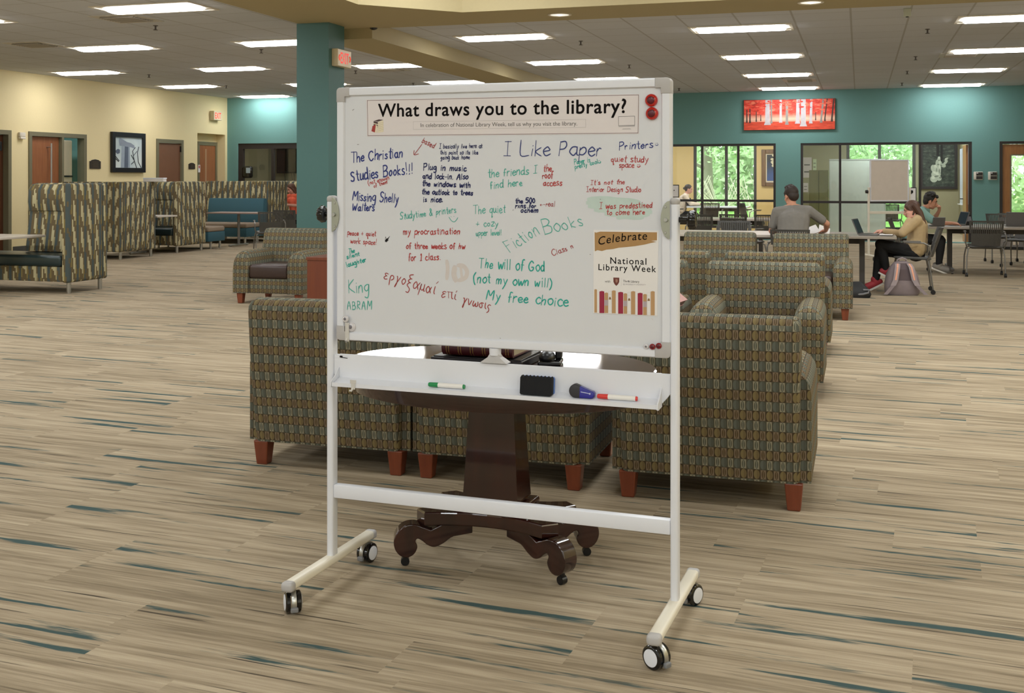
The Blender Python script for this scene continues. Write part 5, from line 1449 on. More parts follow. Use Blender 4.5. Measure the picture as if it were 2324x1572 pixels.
# drop-shaped blue and black eraser
a, b = onb(1291, 893, -.045), onb(1349, 905, -.045)
t = bthing('board_eraser', 'blue and black drop shaped eraser beside the red marker in the pen tray', 'eraser', ((a.x + b.x) / 2, -.036, .7535))
L = (b.x - a.x)
def drop(k, y): 
    out_ = []
    for i in range(13): an = PI / 2 + PI * i / 12; out_.append((-L / 2 + .022 + .022 * math.cos(an), .0225 + .022 * math.sin(an)))
    for i in range(9): an = -PI / 2 + PI * i / 8; out_.append((L / 2 - .012 + .012 * math.cos(an), .0125 + .012 * math.sin(an)))
    return out_
def side(sel, m_, nm, y0, y1):
    mb = MB(); mb.prism(drop(1, 0), 'Y', y0, y1, .004, 3)
    g = list(mb.bm.verts) + list(mb.bm.edges) + list(mb.bm.faces)
    r_ = bmesh.ops.bisect_plane(mb.bm, geom=g, plane_co=(-.006, 0, 0), plane_no=(1, 0, 0), clear_inner=(sel > 0), clear_outer=(sel < 0))
    bmesh.ops.holes_fill(mb.bm, edges=[e for e in mb.bm.edges if e.is_boundary], sides=80)
    for v in mb.bm.verts: v.co.y += v.co.z * .12
    mb.build(nm, m_, t, True)
side(-1, mat('eraser_charcoal', '#2b2a2e', .5), 'grip', -.014, .012); side(1, mat('eraser_blue', '#1c1c8c', .25, coat=.3), 'body', -.014, .012)
mb = MB(); mb.prism([(-.002, .020), (.026, .0165), (.026, .0185), (-.002, .0225)], 'Y', -.0148 + .0022, -.0140 + .0022); mb.ell((.029, -.0122, .0166), (.003, .0006, .003), 12, 6); mb.build('maker_mark', mat('eraser_print', '#c9cbe6', .5), t)

# ================================================================ ON THE WALLS
def frame_on_x(name, label, cat, p0, p1, fm, fw, dep, art, fmname='frame'):
    """framed picture on the left wall (faces +X); p0/p1 = (px,py) of upper left / lower right corners"""
    a, b = at_X(p0[0], p0[1], XL + dep), at_X(p1[0], p1[1], XL + dep)
    y0, y1, z0, z1 = a.y, b.y, b.z, a.z
    t = thing(name, label, cat, (XL, (y0 + y1) / 2, z0)); w, h = (y1 - y0) / 2, z1 - z0
    mb = MB(); mb.b2(.002, dep, -w, -w + fw, 0, h, .004); mb.b2(.002, dep, w - fw, w, 0, h, .004); mb.b2(.002, dep, -w + fw, w - fw, 0, fw, .004); mb.b2(.002, dep, -w + fw, w - fw, h - fw, h, .004); mb.build(fmname, fm, t)
    mb = MB(); mb.b2(.003, dep * .5, -w + fw - .005, w - fw + .005, fw - .005, h - fw + .005); mb.build('picture', art, t)
    return t, w, h
def art_column():
    m, t, b = newmat('print_misty_sky'); setp(b, .3)
    v, x, y, z = coords(t)
    n = noise(t, v, 1.6, 3)
    t.links.new(ramp(t, n, [(.3, lin('#aebfc4')), (.7, lin('#e3ebe6'))]), b.inputs['Base Color']); return m
t, w, h = frame_on_x('framed_picture', 'black framed picture of a misty column and bare branches on the yellow wall', 'picture', (256, 298.5), (331, 391.5), mat('black_picture_frame', '#17181d', .4), .105, .07, art_column())
CG = mat('print_column_grey', '#8a93a0', .4, var=.25, scale=6); CD = mat('print_column_dark', '#5d6778', .4, var=.2, scale=7); BR = mat('print_branch', '#38404a', .5)
def on_pic(y, z): return (.0365 + .0, y * (w - .1), .1 + (z + 1) / 2 * (h - .2))
def art_poly(pts, m_, lift, nm):
    mb = MB(); P = [on_pic(*p) for p in pts]; mb.prism([(p[1], p[2]) for p in P], 'X', .0352, .0362 + lift); return mb.build(nm, m_, t)
art_poly([(-.55, -.98), (.12, -.98), (.10, .42), (-.48, .42)], mat('print_column_pale', '#9aa6b2', .4, var=.12), 0, 'column_print')
art_poly([(-.30, -.98), (-.02, -.98), (0, .40), (-.26, .40)], CD, .0006, 'column_print')
art_poly([(-.62, .42), (.18, .35), (.42, .28), (.45, .45), (.20, .62), (-.1, .68), (-.35, .80), (-.62, .95), (-.68, .72)], CG, .0010, 'capital_print')
art_poly([(-.98, .05), (-.75, .22), (-.6, .15), (-.62, -.05), (-.78, -.12)], CD, .0006, 'capital_print')
mb = MB()
for st in ([(.60, -1), (.42, -.5), (.30, .1), (.5, .35)], [(.42, -.5), (.2, -.15)], [(.36, -.2), (.62, .1)], [(.95, -1), (.72, -.6), (.66, 0), (.75, .4)], [(.45, -.55), (.2, -.75)], [(-.98, -.35), (-.7, -.6)], [(-.98, -.2), (-.66, -.55)]):
    P = [on_pic(*p) for p in st]; mb.tube([(.0375, p[1], p[2]) for p in P], .009, 5)
mb.build('branch_print', BR, t)
def plaque(label, p0, p1):
    a, b = at_X(*p0, XL + .02), at_X(*p1, XL + .02); w, h = (b.y - a.y) / 2, a.z - b.z
    t = thing('wall_plaque', label, 'plaque', (XL, (a.y + b.y) / 2, b.z), 0, 'dark plaques on the yellow wall')
    pts = [(-w, 0), (w, 0), (w, h * .8), (w * .86, h * .8), (w * .6, h * .93), (0, h), (-w * .6, h * .93), (-w * .86, h * .8), (-w, h * .8)]
    mb = MB(); mb.prism(pts, 'X', .002, .02, .003); mb.build('plate', mat('plaque_dark', '#3a322a', .4), t)
    mb = MB()
    for k, q_ in enumerate((.72, .55, .42, .30, .18)): mb.b2(.0205, .0235, -w * (.45 if k % 2 else .62), w * (.45 if k % 2 else .62), h * q_ - .008, h * q_ + .008)
    mb.build('raised_lines', mat('plaque_bronze', '#5f5446', .4, metal=.4), t)
plaque('dark arched plaque between the double frame door and the column picture', (204.5, 361), (229, 383)); plaque('smaller dark arched plaque right of the flat brown door', (429, 369), (443, 383.5))
a = at_X(40, 300, XL); b = at_X(53, 318, XL)
t = thing('fire_alarm', 'white fire alarm box on the yellow wall near the left edge', 'alarm', (XL, (a.y + b.y) / 2, b.z)); w, h = (b.y - a.y) / 2, a.z - b.z
mb = MB(); mb.b2(.002, .06, -w, w, h * .42, h, .012); mb.build('horn', mat('alarm_white', '#ddd5c3', .4), t, True)
mb = MB(); mb.prism([(.002, .0), (.03, 0), (.085, h * .25), (.085, h * .40), (.002, h * .40)], 'Y', -w * .85, w * .85, .006) if False else mb.b2(.002, .075, -w * .9, w * .9, 0.02, h * .40, .015); mb.build('strobe', mat('alarm_lens', '#efe9dc', .15, coat=.4), t, True)
a = at_X(449.5, 374, XL); b = at_X(454, 391, XL)
t = thing('wall_notice', 'small white and red notice beside the recessed doorway', 'notice', (XL, (a.y + b.y) / 2, b.z)); w = (b.y - a.y) / 2 ; h = a.z - b.z
mb = MB(); mb.b2(.002, .006, -w, w, 0, h); mb.build('sheet', M_PAPER, t); mb = MB(); mb.b2(.0063, .0075, -w * .6, w * .6, h * .55, h * .9); mb.build('red_field', mat('notice_red', '#c04a48', .5), t)
M_EXITR = emis('exit_red_letters', '#ff3a2a', .75); M_EXITR.node_tree.nodes['Principled BSDF'].inputs['Base Color'].default_value = (.5, .02, .015, 1)
M_EXITW = mat('exit_face', '#e6d6b4', .4)
def exit_sign(label, loc, dep, wy, hz, chev):
    """box on a wall facing +X, its face carrying EXIT"""
    t = thing('exit_sign', label, 'exit sign', loc, 0, 'exit signs')
    mb = MB(); mb.b2(.001, dep, -wy / 2, wy / 2, 0, hz, .006); mb.build('housing', mat('exit_housing', '#cfc09c', .45), t)
    mb = MB(); mb.b2(dep - .001, dep + .004, -wy / 2 + .006, wy / 2 - .006, .006, hz - .006, .002); mb.build('face', M_EXITW, t)
    me = text_mesh('EXIT', .012, 0, 1.0); xs = [v.co.x for v in me.vertices]; ys = [v.co.y for v in me.vertices]
    x0, x1, h0, h1 = min(xs), max(xs), min(ys), max(ys); lw = wy * (.60 if chev else .74)
    for v in me.vertices:
        v.co = (dep + .0055, (v.co.x - x0) / (x1 - x0) * lw - lw / 2, hz * .18 + (v.co.y - h0) / (h1 - h0) * hz * .64)
    me.materials.clear(); me.materials.append(M_EXITR); o = bpy.data.objects.new('lettering', me); COL.objects.link(o); o.parent = t
    if chev:
        mb = MB()
        for s in (-1, 1):
            c = s * wy * .36
            mb.tube([(dep + .006, c - s * .0, hz * .66), (dep + .006, c + s * wy * .06, hz * .5), (dep + .006, c, hz * .34)], .007, 5)
        mb.build('chevron', M_EXITR, t)
a, b = at_X(762, 110, -6.50), at_X(793, 110, -6.50); zt_, zb_ = at_X(776, 113, -6.50).z, at_X(776, 152, -6.50).z
exit_sign('exit sign with red letters and arrows on the side of the teal column', (-6.56, (a.y + b.y) / 2, zb_), .085, b.y - a.y, zt_ - zb_, True)
a, b = at_X(484, 252, XL + .1), at_X(502, 252, XL + .1); zt_, zb_ = at_X(492, 252, XL + .1).z, at_X(492, 273, XL + .1).z
exit_sign('small exit sign with red letters on the yellow wall by the far corner', (XL, (a.y + b.y) / 2, zb_), .12, b.y - a.y, zt_ - zb_, False)
# red forest panorama
a, b = at_Y(1688, 227, YR - .05), at_Y(1895.5, 293.5, YR - .05)
t = thing('panorama_picture', 'long picture of a red autumn forest high on the teal wall', 'picture', ((a.x + b.x) / 2, YR, b.z)); w, h = (b.x - a.x) / 2, a.z - b.z
mb = MB(); mb.b2(-w, w, -.06, -.002, 0, h, .004); mb.build('canvas_edge', mat('dark_canvas_edge', '#4a3a35', .6), t)
def art_forest():
    m, t, b = newmat('print_red_canopy'); setp(b, .5)
    v, x, y, z = coords(t)
    n = noise(t, vec(t, x * 3.2, 0.0, z * 9), 1.0, 6, .7)
    zz = z / h
    can = ramp(t, n, [(.36, lin('#9c1f14')), (.46, lin('#e23a24')), (.56, lin('#f2604a')), (.68, lin('#ffd0ae'))])
    grd = ramp(t, noise(t, vec(t, x * 4, 0.0, z * 30), 1.0, 4, .6), [(.35, lin('#c23a22')), (.65, lin('#ee5a3c'))])
    haze = mixc(t, ((zz - .36).abs() * 6).mn(1.0), lin('#f5cdb0'), can)
    t.links.new(mixc(t, zz.lt(.27), haze, grd), b.inputs['Base Color']); return m
mb = MB(); mb.b2(-w + .006, w - .006, -.062, -.0605, .008, h - .008); mb.build('print', art_forest(), t)
rng = random.Random(6)
M_TRK = [mat('print_trunk_pale', '#c9c4c8', .6, var=.25, scale=9), mat('print_trunk_grey', '#9a958f', .6, var=.3, scale=9), mat('print_trunk_dark', '#4d3a36', .6, var=.3, scale=9)]
for i, (x, wd, zb, lean, k) in enumerate([(-.93, .012, .25, 0, 2), (-.86, .014, .24, 0, 2), (-.72, .01, .28, 0, 2), (-.47, .034, .17, 0, 0), (-.385, .016, .22, 0, 1), (-.18, .017, .24, .0, 0), (-.045, .026, .17, .004, 1), (.19, .026, .20, .01, 0), (.315, .036, .11, .0, 0), (.475, .018, .2, .014, 0), (.70, .018, .22, .045, 1), (.78, .012, .27, .05, 2), (.93, .016, .25, .04, 2), (.58, .008, .3, 0, 2), (-.62, .008, .3, 0, 2)]):
    x0 = x * w; ww = wd * w * (1.55 if k == 0 else 1.1); tp = h - .01 if k < 2 or lean else h * rng.uniform(.5, .75)
    mb = MB(); mb.prism([(x0 - ww * 1.5, h * zb), (x0 + ww * 1.5, h * zb), (x0 + ww, h * (zb + .1)), (x0 + ww * .9 + lean * w, tp), (x0 - ww * .9 + lean * w, tp), (x0 - ww, h * (zb + .1))], 'Y', -.0632 - .0002 * (i % 4), -.0618)
    mb.build('trunk_print', M_TRK[k], t)
CAN = [mat('print_leaf_red', '#d8321f', .6, var=.3, scale=20), mat('print_leaf_light', '#f47a5c', .6, var=.3, scale=20)]
for k in (0, 1):
    mb = MB(); rng = random.Random(31 + k)
    for i in range(46):
        mb.ell((rng.uniform(-.93, .93) * w, -.0645 - .0004 * k, h * (1 - abs(rng.gauss(.04, .13)) - .05)), (rng.uniform(.02, .07), .0004, rng.uniform(.008, .022)), 10, 4)
    for v in mb.bm.verts: v.co.z = min(v.co.z, h - .010)
    mb.build('canopy_print', CAN[k], t)
# two room panels by the oak door
for i, px in enumerate((2209.5, 2242)):
    a, b = at_Y(px, 389.5, YR), at_Y(px + 21, 408, YR)
    t = thing('room_panel', ['white edged black card panel on the teal wall, left of two by the oak door', 'white edged black card panel on the teal wall, right of two by the oak door'][i], 'wall panel', ((a.x + b.x) / 2, YR, b.z), 0, 'room panels by the oak door'); w, h = (b.x - a.x) / 2, a.z - b.z
    mb = MB(); mb.b2(-w, w, -.03, -.002, 0, h, .012); mb.build('case', mat('panel_white', '#d9d4c6', .4), t, True)
    mb = MB(); mb.b2(-w * .45, w * .92, -.034, -.0302, h * .52, h * .94); mb.b2(-w * .45, w * .92, -.034, -.0302, h * .08, h * .46); mb.build('screen', mat('panel_black', '#1f1a1a', .3), t)
    mb = MB(); mb.b2(-w * .35, -w * .02, -.0352, -.0342, h * .78, h * .88); mb.build('tag', M_PAPER, t)
# sheets in black holders stuck to the glass
for i, (p0, p1, lab) in enumerate([((1519, 419), (1541, 448), 'white sign sheet in black holder on the study room glass beside the whiteboard'), ((2057, 425), (2080, 457), 'white sign sheet in black holder on the meeting room glass beside the second whiteboard')]):
    a, b = at_Y(*p0, YR), at_Y(*p1, YR)
    t = thing('sign_holder', lab, 'sign', ((a.x + b.x) / 2, YR + .012, b.z), 0, 'sign sheets on the glass'); w, h = (b.x - a.x) / 2, a.z - b.z
    mb = MB(); mb.b2(-w, w, -.008, .006, 0, h, .002); mb.build('holder', M_BLACK, t)
    mb = MB(); mb.b2(-w + .012, w - .018, -.010, -.0082, .02, h - .02); mb.build('sheet', M_PAPER, t)
    mb = MB(); mb.b2(-.014, .014, -.0112, -.0102, h * .52, h * .60); mb.build('print', M_GREYINK, t)
# painting in the study room, statue photograph in the meeting room
a, b = at_Y(1728, 339, YB - .06), at_Y(1783, 422.5, YB - .06)
t = thing('framed_painting', 'gold and brown framed dark blue painting on the tan wall inside the study room', 'picture', ((a.x + b.x) / 2, YB, b.z)); w, h = (b.x - a.x) / 2, a.z - b.z
fw_ = .12
mb = MB(); mb.b2(-w, -w + fw_, -.07, -.002, 0, h, .015); mb.b2(w - fw_, w, -.07, -.002, 0, h, .015); mb.b2(-w + fw_, w - fw_, -.07, -.002, 0, fw_, .015); mb.b2(-w + fw_, w - fw_, -.07, -.002, h - fw_, h, .015); mb.build('frame', wood('walnut_gilt_frame', '#5a3d20', '#7d5a30', .4, .2), t)
mb = MB(); mb.b2(-w + fw_, w - fw_, -.03, -.003, fw_, h - fw_); mb.build('mount', mat('cream_mount', '#ddd0b4', .7), t)
m, tt_, b_ = newmat('print_night_blue'); setp(b_, .4); v, x, y, z = coords(tt_)
tt_.links.new(ramp(tt_, noise(tt_, v, 4, 4) * .35 + z / h * .65, [(.2, lin('#3c5a9c')), (.45, lin('#26406e')), (.6, lin('#141a28')), (.8, lin('#0c0d12'))]), b_.inputs['Base Color'])
mb = MB(); mb.b2(-w + fw_ + .03, w - fw_ - .03, -.034, -.0305, fw_ + .03, h - fw_ - .03); mb.build('painting', m, t)
mb = MB(); rng = random.Random(4)
for k in range(26): 
    mb.ell((rng.uniform(-.05, w * .55), -.036, h * rng.uniform(.52, .86)), (.045, .002, .035), 8, 5)
mb.build('pale_blossom', mat('print_cream_blossom', '#cfc8a8', .6, var=.2), t)
a, b = at_Y(2088, 322, YB - .05), at_Y(2173, 429, YB - .05)
t = thing('statue_photograph', 'large black framed dark photograph of a pale kneeling statue in the meeting room', 'picture', ((a.x + b.x) / 2, YB, b.z)); w, h = (b.x - a.x) / 2, a.z - b.z; fw_ = .07
mb = MB(); mb.b2(-w, -w + fw_, -.06, -.002, 0, h); mb.b2(w - fw_, w, -.06, -.002, 0, h); mb.b2(-w + fw_, w - fw_, -.06, -.002, 0, fw_); mb.b2(-w + fw_, w - fw_, -.06, -.002, h - fw_, h); mb.build('frame', M_BLACKF, t)
m, tt_, b_ = newmat('print_dark_woodland'); setp(b_, .5); v, x, y, z = coords(tt_)
tt_.links.new(ramp(tt_, noise(tt_, vec(tt_, x * 6, 0.0, z * 14), 1.0, 5, .7), [(.38, lin('#1c221c')), (.55, lin('#3c453a')), (.7, lin('#66705e'))]), b_.inputs['Base Color'])
mb = MB(); mb.b2(-w + fw_, w - fw_, -.03, -.003, fw_, h - fw_); mb.build('photograph', m, t)
SW = [mat('print_statue_pale', '#a3ac9b', .6, var=.3, scale=14), mat('print_statue_light', '#bcc4b2', .6, var=.2, scale=14), mat('print_statue_shade', '#6f7868', .6, var=.3, scale=14)]
for k, blobs in enumerate(([(-.22, .215, .20, .075), (.02, .225, .14, .05), (-.12, .31, .26, .09), (-.2, .42, .17, .10), (-.02, .44, .16, .11), (0, .55, .17, .085), (.02, .64, .085, .05), (.22, .50, .14, .04), (.32, .56, .07, .065), (.36, .63, .055, .05), (-.06, .38, .2, .08)],
    [(-.25, .24, .11, .03), (-.06, .33, .12, .04), (-.14, .47, .07, .05), (.05, .57, .06, .045), (.03, .66, .05, .028), (.33, .64, .03, .028), (.04, .45, .06, .06), (-.2, .35, .07, .03)],
    [(-.1, .27, .12, .018), (.03, .38, .025, .06), (-.1, .41, .02, .06), (.12, .5, .05, .016), (-.02, .52, .05, .015), (.08, .24, .07, .014), (.02, .605, .05, .012)])):
    mb = MB()
    for (x0, z0, rx_, rz_) in blobs: mb.ell((x0 * w * 1.15, -.031 - .0012 * k, z0 * h), (rx_ * w, .002, rz_ * h), 16, 8, Matrix.Rotation(x0 * 2.2, 4, 'Y'))
    mb.build('statue_print', SW[k], t)
mb = MB(); mb.b2(-.12 * w, .03 * w, -.032, -.0302, .70 * h, h - fw_); mb.b2(.10 * w, .22 * w, -.032, -.0302, .58 * h, h - fw_); mb.build('trunk_print', mat('print_trunk_black', '#14140f', .6), t)
# wall whiteboard edge in the meeting room
a, b = at_Y(2181, 337, 30.2), at_Y(2193, 463, 30.2)
t = thing('wall_whiteboard', 'narrow glimpse of a bluish wall whiteboard beside the open oak door', 'whiteboard', ((a.x + b.x) / 2 + .10, 30.2, b.z)); h = a.z - b.z
mb = MB(); mb.b2(-.14, .14, -.6, .6, 0, h); mb.build('surface', mat('bluish_board', '#c6cfdc', .3), t)
mb = MB(); mb.b2(-.20, -.141, -.6, .6, -.02, .0); mb.build('ledge', M_CAPG, t)
# olive cabinet and pinned papers in the meeting room
a, b = at_Y(1836, 386, 30.6), at_Y(1880, 386, 30.6)
t = thing('tall_cabinet', 'tall olive cabinet behind the left pane of the meeting room', 'cabinet', ((a.x + b.x) / 2, 30.9, 0)); w = (b.x - a.x) / 2
mb = MB(); mb.b2(-w, w, -.25, .25, .06, a.z); mb.build('body', mat('olive_cabinet', '#6d6a4a', .6), t); mb = MB(); mb.b2(-w + .03, w - .03, -.22, .22, 0, .06); mb.build('plinth', M_DARKM, t); mb = MB(); mb.b2(-w + .02, -.01, -.262, -.25, .1, a.z - .03); mb.b2(.01, w - .02, -.262, -.25, .1, a.z - .03); mb.build('door', mat('olive_cabinet_door', '#716e4e', .5), t)
for i, (p0, p1, lab) in enumerate([((1822, 357), (1842, 403), 'large pale poster pinned behind the left pane of the meeting room'), ((1823, 415), (1834, 436), 'small pale sheet pinned low behind the left pane of the meeting room'), ((1845, 361), (1853, 386), 'narrow greenish sheet pinned right of the pale poster in the meeting room')]):
    a, b = at_Y(*p0, YB - .02), at_Y(*p1, YB - .02)
    t = thing('pinned_paper', lab, 'paper', ((a.x + b.x) / 2, YB - .004, b.z), 0, 'papers pinned in the meeting room'); w, h = (b.x - a.x) / 2, a.z - b.z
    mb = MB(); mb.b2(-w, w, -.006, -.001, 0, h); mb.build('sheet', mat('lilac_paper', '#c3b9bd', .7) if i < 2 else mat('green_paper', '#b5c0a0', .7), t)
    mb = MB(); mb.b2(-w * .7, w * .5, -.0075, -.0065, h * .25, h * .32); mb.b2(-w * .7, w * .6, -.0075, -.0065, h * .6, h * .66); mb.build('print', M_GREYINK, t)
# white screen behind the second pane of the meeting room
a, b = at_Y(1884, 361, 28.6), at_Y(2008, 361, 28.6)
t = thing('rolling_screen', 'grey white board standing behind the meeting room glass', 'whiteboard', ((a.x + b.x) / 2, 28.6, 0)); w = (b.x - a.x) / 2
mb = MB(); mb.b2(-w, w, -.015, .015, .14, a.z - .03); mb.build('surface', mat('greyish_board', '#cfd0ca', .15), t)
mb = MB(); mb.b2(-w, w, -.02, .02, a.z - .03, a.z); mb.b2(-w - .02, -w, -.02, .02, .1, a.z); mb.b2(w, w + .02, -.02, .02, .1, a.z); mb.build('frame', M_CAPG, t)
mb = MB(); mb.b2(-w - .03, -w + .01, -.25, .25, .0, .1); mb.b2(w - .01, w + .03, -.25, .25, 0, .1); mb.build('foot', M_CAPG, t)
# television and black device in the side room
a, b = at_Y(627, 329, 28.9), at_Y(700, 393, 28.9)
t = thing('television', 'black wall television in the room behind the far left glass', 'television', ((a.x + b.x) / 2, 29.0, b.z)); w, h = (b.x - a.x) / 2, a.z - b.z
mb = MB(); mb.b2(-w, w, -.09, -.03, 0, h, .01); mb.build('case', M_BLACK, t); mb = MB(); mb.b2(-w + .03, w - .03, -.0925, -.0905, .04, h - .03); mb.build('screen', mat('dark_tv_screen', '#141013', .2), t); mb = MB(); mb.b2(-.2, .2, -.03, -.001, h * .3, h * .7); mb.build('bracket', M_BLACK, t)
mb = MB()
for q_ in (-.55, -.1, .05): mb.tube([(q_ * w, -.05, 0), (q_ * w + .02, -.03, -.2), (q_ * w - .06, -.02, -.55)], .008, 5)
mb.build('cable', M_BLACK, t)
a, b = at_Y(549, 377, YL - .05), at_Y(573, 404, YL - .05)
t = thing('wall_dispenser', 'rounded black device with a pale screen hanging by the far left glass', 'device', ((a.x + b.x) / 2, YL + .02, b.z)); w, h = (b.x - a.x) / 2, a.z - b.z
mb = MB(); mb.b2(-w, w, -.14, -.001, 0, h, .06, 4); mb.build('case', M_GLOSSB, t, True); mb = MB(); mb.b2(w * .05, w * .82, -.146, -.1405, h * .42, h * .86, .002); mb.build('screen', mat('pale_device_screen', '#9fb0b4', .2), t)
a = at_X(147, 318, -17.6)
t = thing('cream_cabinet', 'tall cream cabinet seen through the sidelight of the wooden door', 'cabinet', (-17.95, at_X(154, 340, -17.6).y, 0))
mb = MB(); mb.b2(-.34, .34, -.17, .17, .04, a.z, .02); mb.build('body', mat('cream_cabinet', '#e6cfbc', .5), t); mb = MB(); mb.b2(-.30, .30, -.15, .15, 0, .04); mb.build('plinth', M_BLACK, t); mb = MB(); mb.b2(-.345, .35, -.178, .178, at_X(147, 402, -17.6).z, at_X(147, 400, -17.6).z + .02); mb.build('dark_band', M_BLACK, t)
p = at_Y(317, 409, 17.9)
t = thing('white_box', 'flat white box lying on top of the second striped booth', 'box', (p.x, 18.4, 1.4205)); 
mb = MB(); mb.b2(-.24, .20, -.055, .055, 0, .05, .006); mb.build('body', M_PAPER, t); mb = MB(); mb.b2(-.245, .205, -.06, .06, .05, .075, .004); mb.build('lid', M_WHITE, t)

# ================================================================ SECOND WHITEBOARD
p = at_Y(2018, 410, 21.6); Zc = -SA * p.x + CA * p.y
t = thing('rolling_whiteboard', 'second blank whiteboard on a white stand in front of the meeting room glass', 'whiteboard', (p.x, 21.6, 0), R(22))
ztp, zbt = HC + (HY - 362) / FPX * Zc, HC + (HY - 457) / FPX * Zc; w = .365
mb = MB(); mb.b2(-w + .01, w - .01, -.012, .012, zbt + .012, ztp - .012); mb.build('surface', mat('blank_board', '#d5cabd', .25), t)
mb = MB(); mb.b2(-w, w, -.018, .018, ztp - .022, ztp, .004); mb.b2(-w, w, -.018, .018, zbt, zbt + .022, .004); mb.b2(-w, -w + .022, -.018, .018, zbt + .022, ztp - .022, .004); mb.b2(w - .022, w, -.018, .018, zbt + .022, ztp - .022, .004); mb.build('frame', M_WHITE, t)
for s in (-1, 1):
    mb = MB(); mb.box(s * (w + .02), .0, .70, .03, .05, 1.24, .006); mb.build('post', M_CREAM, t)
    mb = MB(); mb.cyl((s * (w + .036), 0, 1.24), (s * (w + .075), 0, 1.24), .032, .030, 18); mb.build('clamp_knob', M_BLACK, t, True)
    mb = MB(); mb.box(s * (w + .02), 0, .085, .05, .6, .03, .008); mb.build('foot', M_CREAM, t)
    for y in (-.26, .26): mb = MB(); mb.cyl((s * (w + .02) - .02, y, .035), (s * (w + .02) + .02, y, .035), .035, .035, 16); mb.build('caster', M_BLACK, t, True)
mb = MB(); mb.box(0, 0, .86, 2 * w + .02, .03, .05, .004); mb.build('tray', M_CREAM, t); mb = MB(); mb.box(0, 0, .30, 2 * w + .02, .03, .05, .004); mb.build('cross_bar', M_CREAM, t)

# ================================================================ THINGS ON AND UNDER THE FAR TABLES
def laptop(label, loc, rz, ang=105, w=.165, d=.115, hs=.215):
    t = thing('laptop', label, 'laptop', loc, rz, 'laptops on the tables')
    mb = MB(); mb.b2(-w, w, -d, d, 0, .016, .004); mb.build('base', mat('laptop_grey', '#6d6b69', .4, metal=.3), t)
    mb = MB(); mb.b2(-w * .88, w * .88, -d * .1, d * .8, .0162, .0178); mb.build('keyboard', M_BLACK, t)
    mb = MB(); mb.b2(-w, w, -.006, .006, 0, hs, .003)
    for v in mb.bm.verts: v.co = Matrix.Translation((0, d + .004, .012)) @ (Matrix.Rotation(R(-(ang - 90)), 4, 'X') @ v.co)
    s_ = mb.build('screen', mat('laptop_lid', '#62605f', .4, metal=.2), t)
    mb = MB(); mb.b2(-w * .93, w * .93, -.0075, -.0062, .015, hs - .012)
    for v in mb.bm.verts: v.co = Matrix.Translation((0, d + .004, .012)) @ (Matrix.Rotation(R(-(ang - 90)), 4, 'X') @ v.co)
    mb.build('display', mat('laptop_display', '#2e3440', .15), s_)
    return t
TZ = .7405
laptop('grey open laptop seen from the side in front of the girl in the tan jacket', (.13, 15.42, TZ), R(78), 112)
laptop('dark open laptop in front of the person in the teal t-shirt', (1.43, 19.15, .7355), R(-72), 108)
laptop('grey laptop seen from behind between the girl and the teal t-shirt', (1.15, 18.72, .7355), R(196), 104, .095, .075, .135)
laptop('grey open laptop at the right edge of the photo', (spot(2305, 19.2)[0], 19.1, .7355), R(180), 100)
laptop('grey laptop in front of the person in cream inside the study room', (spot(1574, 30.2)[0], 30.2, .7405), R(70), 106)
t = thing('notebook', 'closed dark notebook lying before the girl on the table edge', 'notebook', (.33, 15.33, TZ), R(86))
mb = MB(); mb.b2(-.11, .11, -.08, .08, 0, .012, .002); mb.build('cover', mat('notebook_dark', '#39332f', .5), t); mb = MB(); mb.b2(-.108, .108, -.078, .082, .0122, .0145); mb.build('pages', M_PAPER, t)
t = thing('open_book', 'open white book or papers standing by the elbow of the person in grey', 'book', (spot(1858, 15.32)[0], 15.32, TZ), R(12))
mb = MB()
for s in (-1, 1): mb.box(s * .075, .02, .055, .15, .012, .16, .002, ry=s * R(22), rx=R(-52))
for v in mb.bm.verts: v.co.z = max(v.co.z, .001)
mb.build('pages', M_PAPER, t); mb = MB(); mb.b2(-.16, .16, -.09, .11, 0, .004); mb.build('cover', M_BLACK, t)
t = thing('phone_stand', 'black tilted desk phone with a white sheet at the end of the teal t-shirt table', 'phone', (spot(2196, 19.25)[0], 19.3, .7355), R(20))
mb = MB(); mb.prism([(-.09, 0), (.09, 0), (.09, .01), (.02, .17), (.0, .17), (-.09, .02)], 'X', -.06, .06, .004); mb.build('body', M_BLACK, t)
mb = MB(); mb.box(-.062, -.01, .06, .004, .10, .08, .001, rx=R(20)); mb.build('paper', M_PAPER, t); mb = MB(); mb.box(.0, -.045, .10, .09, .004, .09, .001, rx=R(-30)); mb.build('screen', mat('phone_screen', '#7a7a80', .2), t)
# backpack
pb = at_z(2048, 671, 0)
t = thing('backpack', 'grey and mauve backpack with peach striped straps on the floor beside the girl', 'backpack', (pb.x, pb.y + .14, 0), R(12))
M_BP = mat('backpack_mauve_grey', '#85787a', .8, var=.1, scale=20); M_BPD = mat('backpack_dark_panel', '#5f5255', .85)
mb = MB()
def rr(z, w, d, y=0, n=20):
    o = []
    for k in range(n):
        a = 2 * PI * k / n; c, s = math.cos(a), math.sin(a)
        o.append((w * math.copysign(abs(c) ** .6, c), y + d * math.copysign(abs(s) ** .6, s), z))
    return o
mb.loft([rr(.0, .19, .10), rr(.03, .21, .115), rr(.14, .215, .12), rr(.26, .19, .11, .01), rr(.36, .14, .09, .02), rr(.415, .085, .06, .03), rr(.43, .04, .03, .03)]); mb.build('body', M_BP, t, True)
mb = MB(); mb.loft([[(-.11, -.112, .19), (.11, -.112, .19), (.11, -.10, .19), (-.11, -.10, .19)], [(-.085, -.098, .33), (.085, -.098, .33), (.085, -.08, .33), (-.085, -.08, .33)], [(-.05, -.05, .405), (.05, -.05, .405), (.05, -.03, .405), (-.05, -.03, .405)]]); mb.build('back_panel', M_BPD, t)
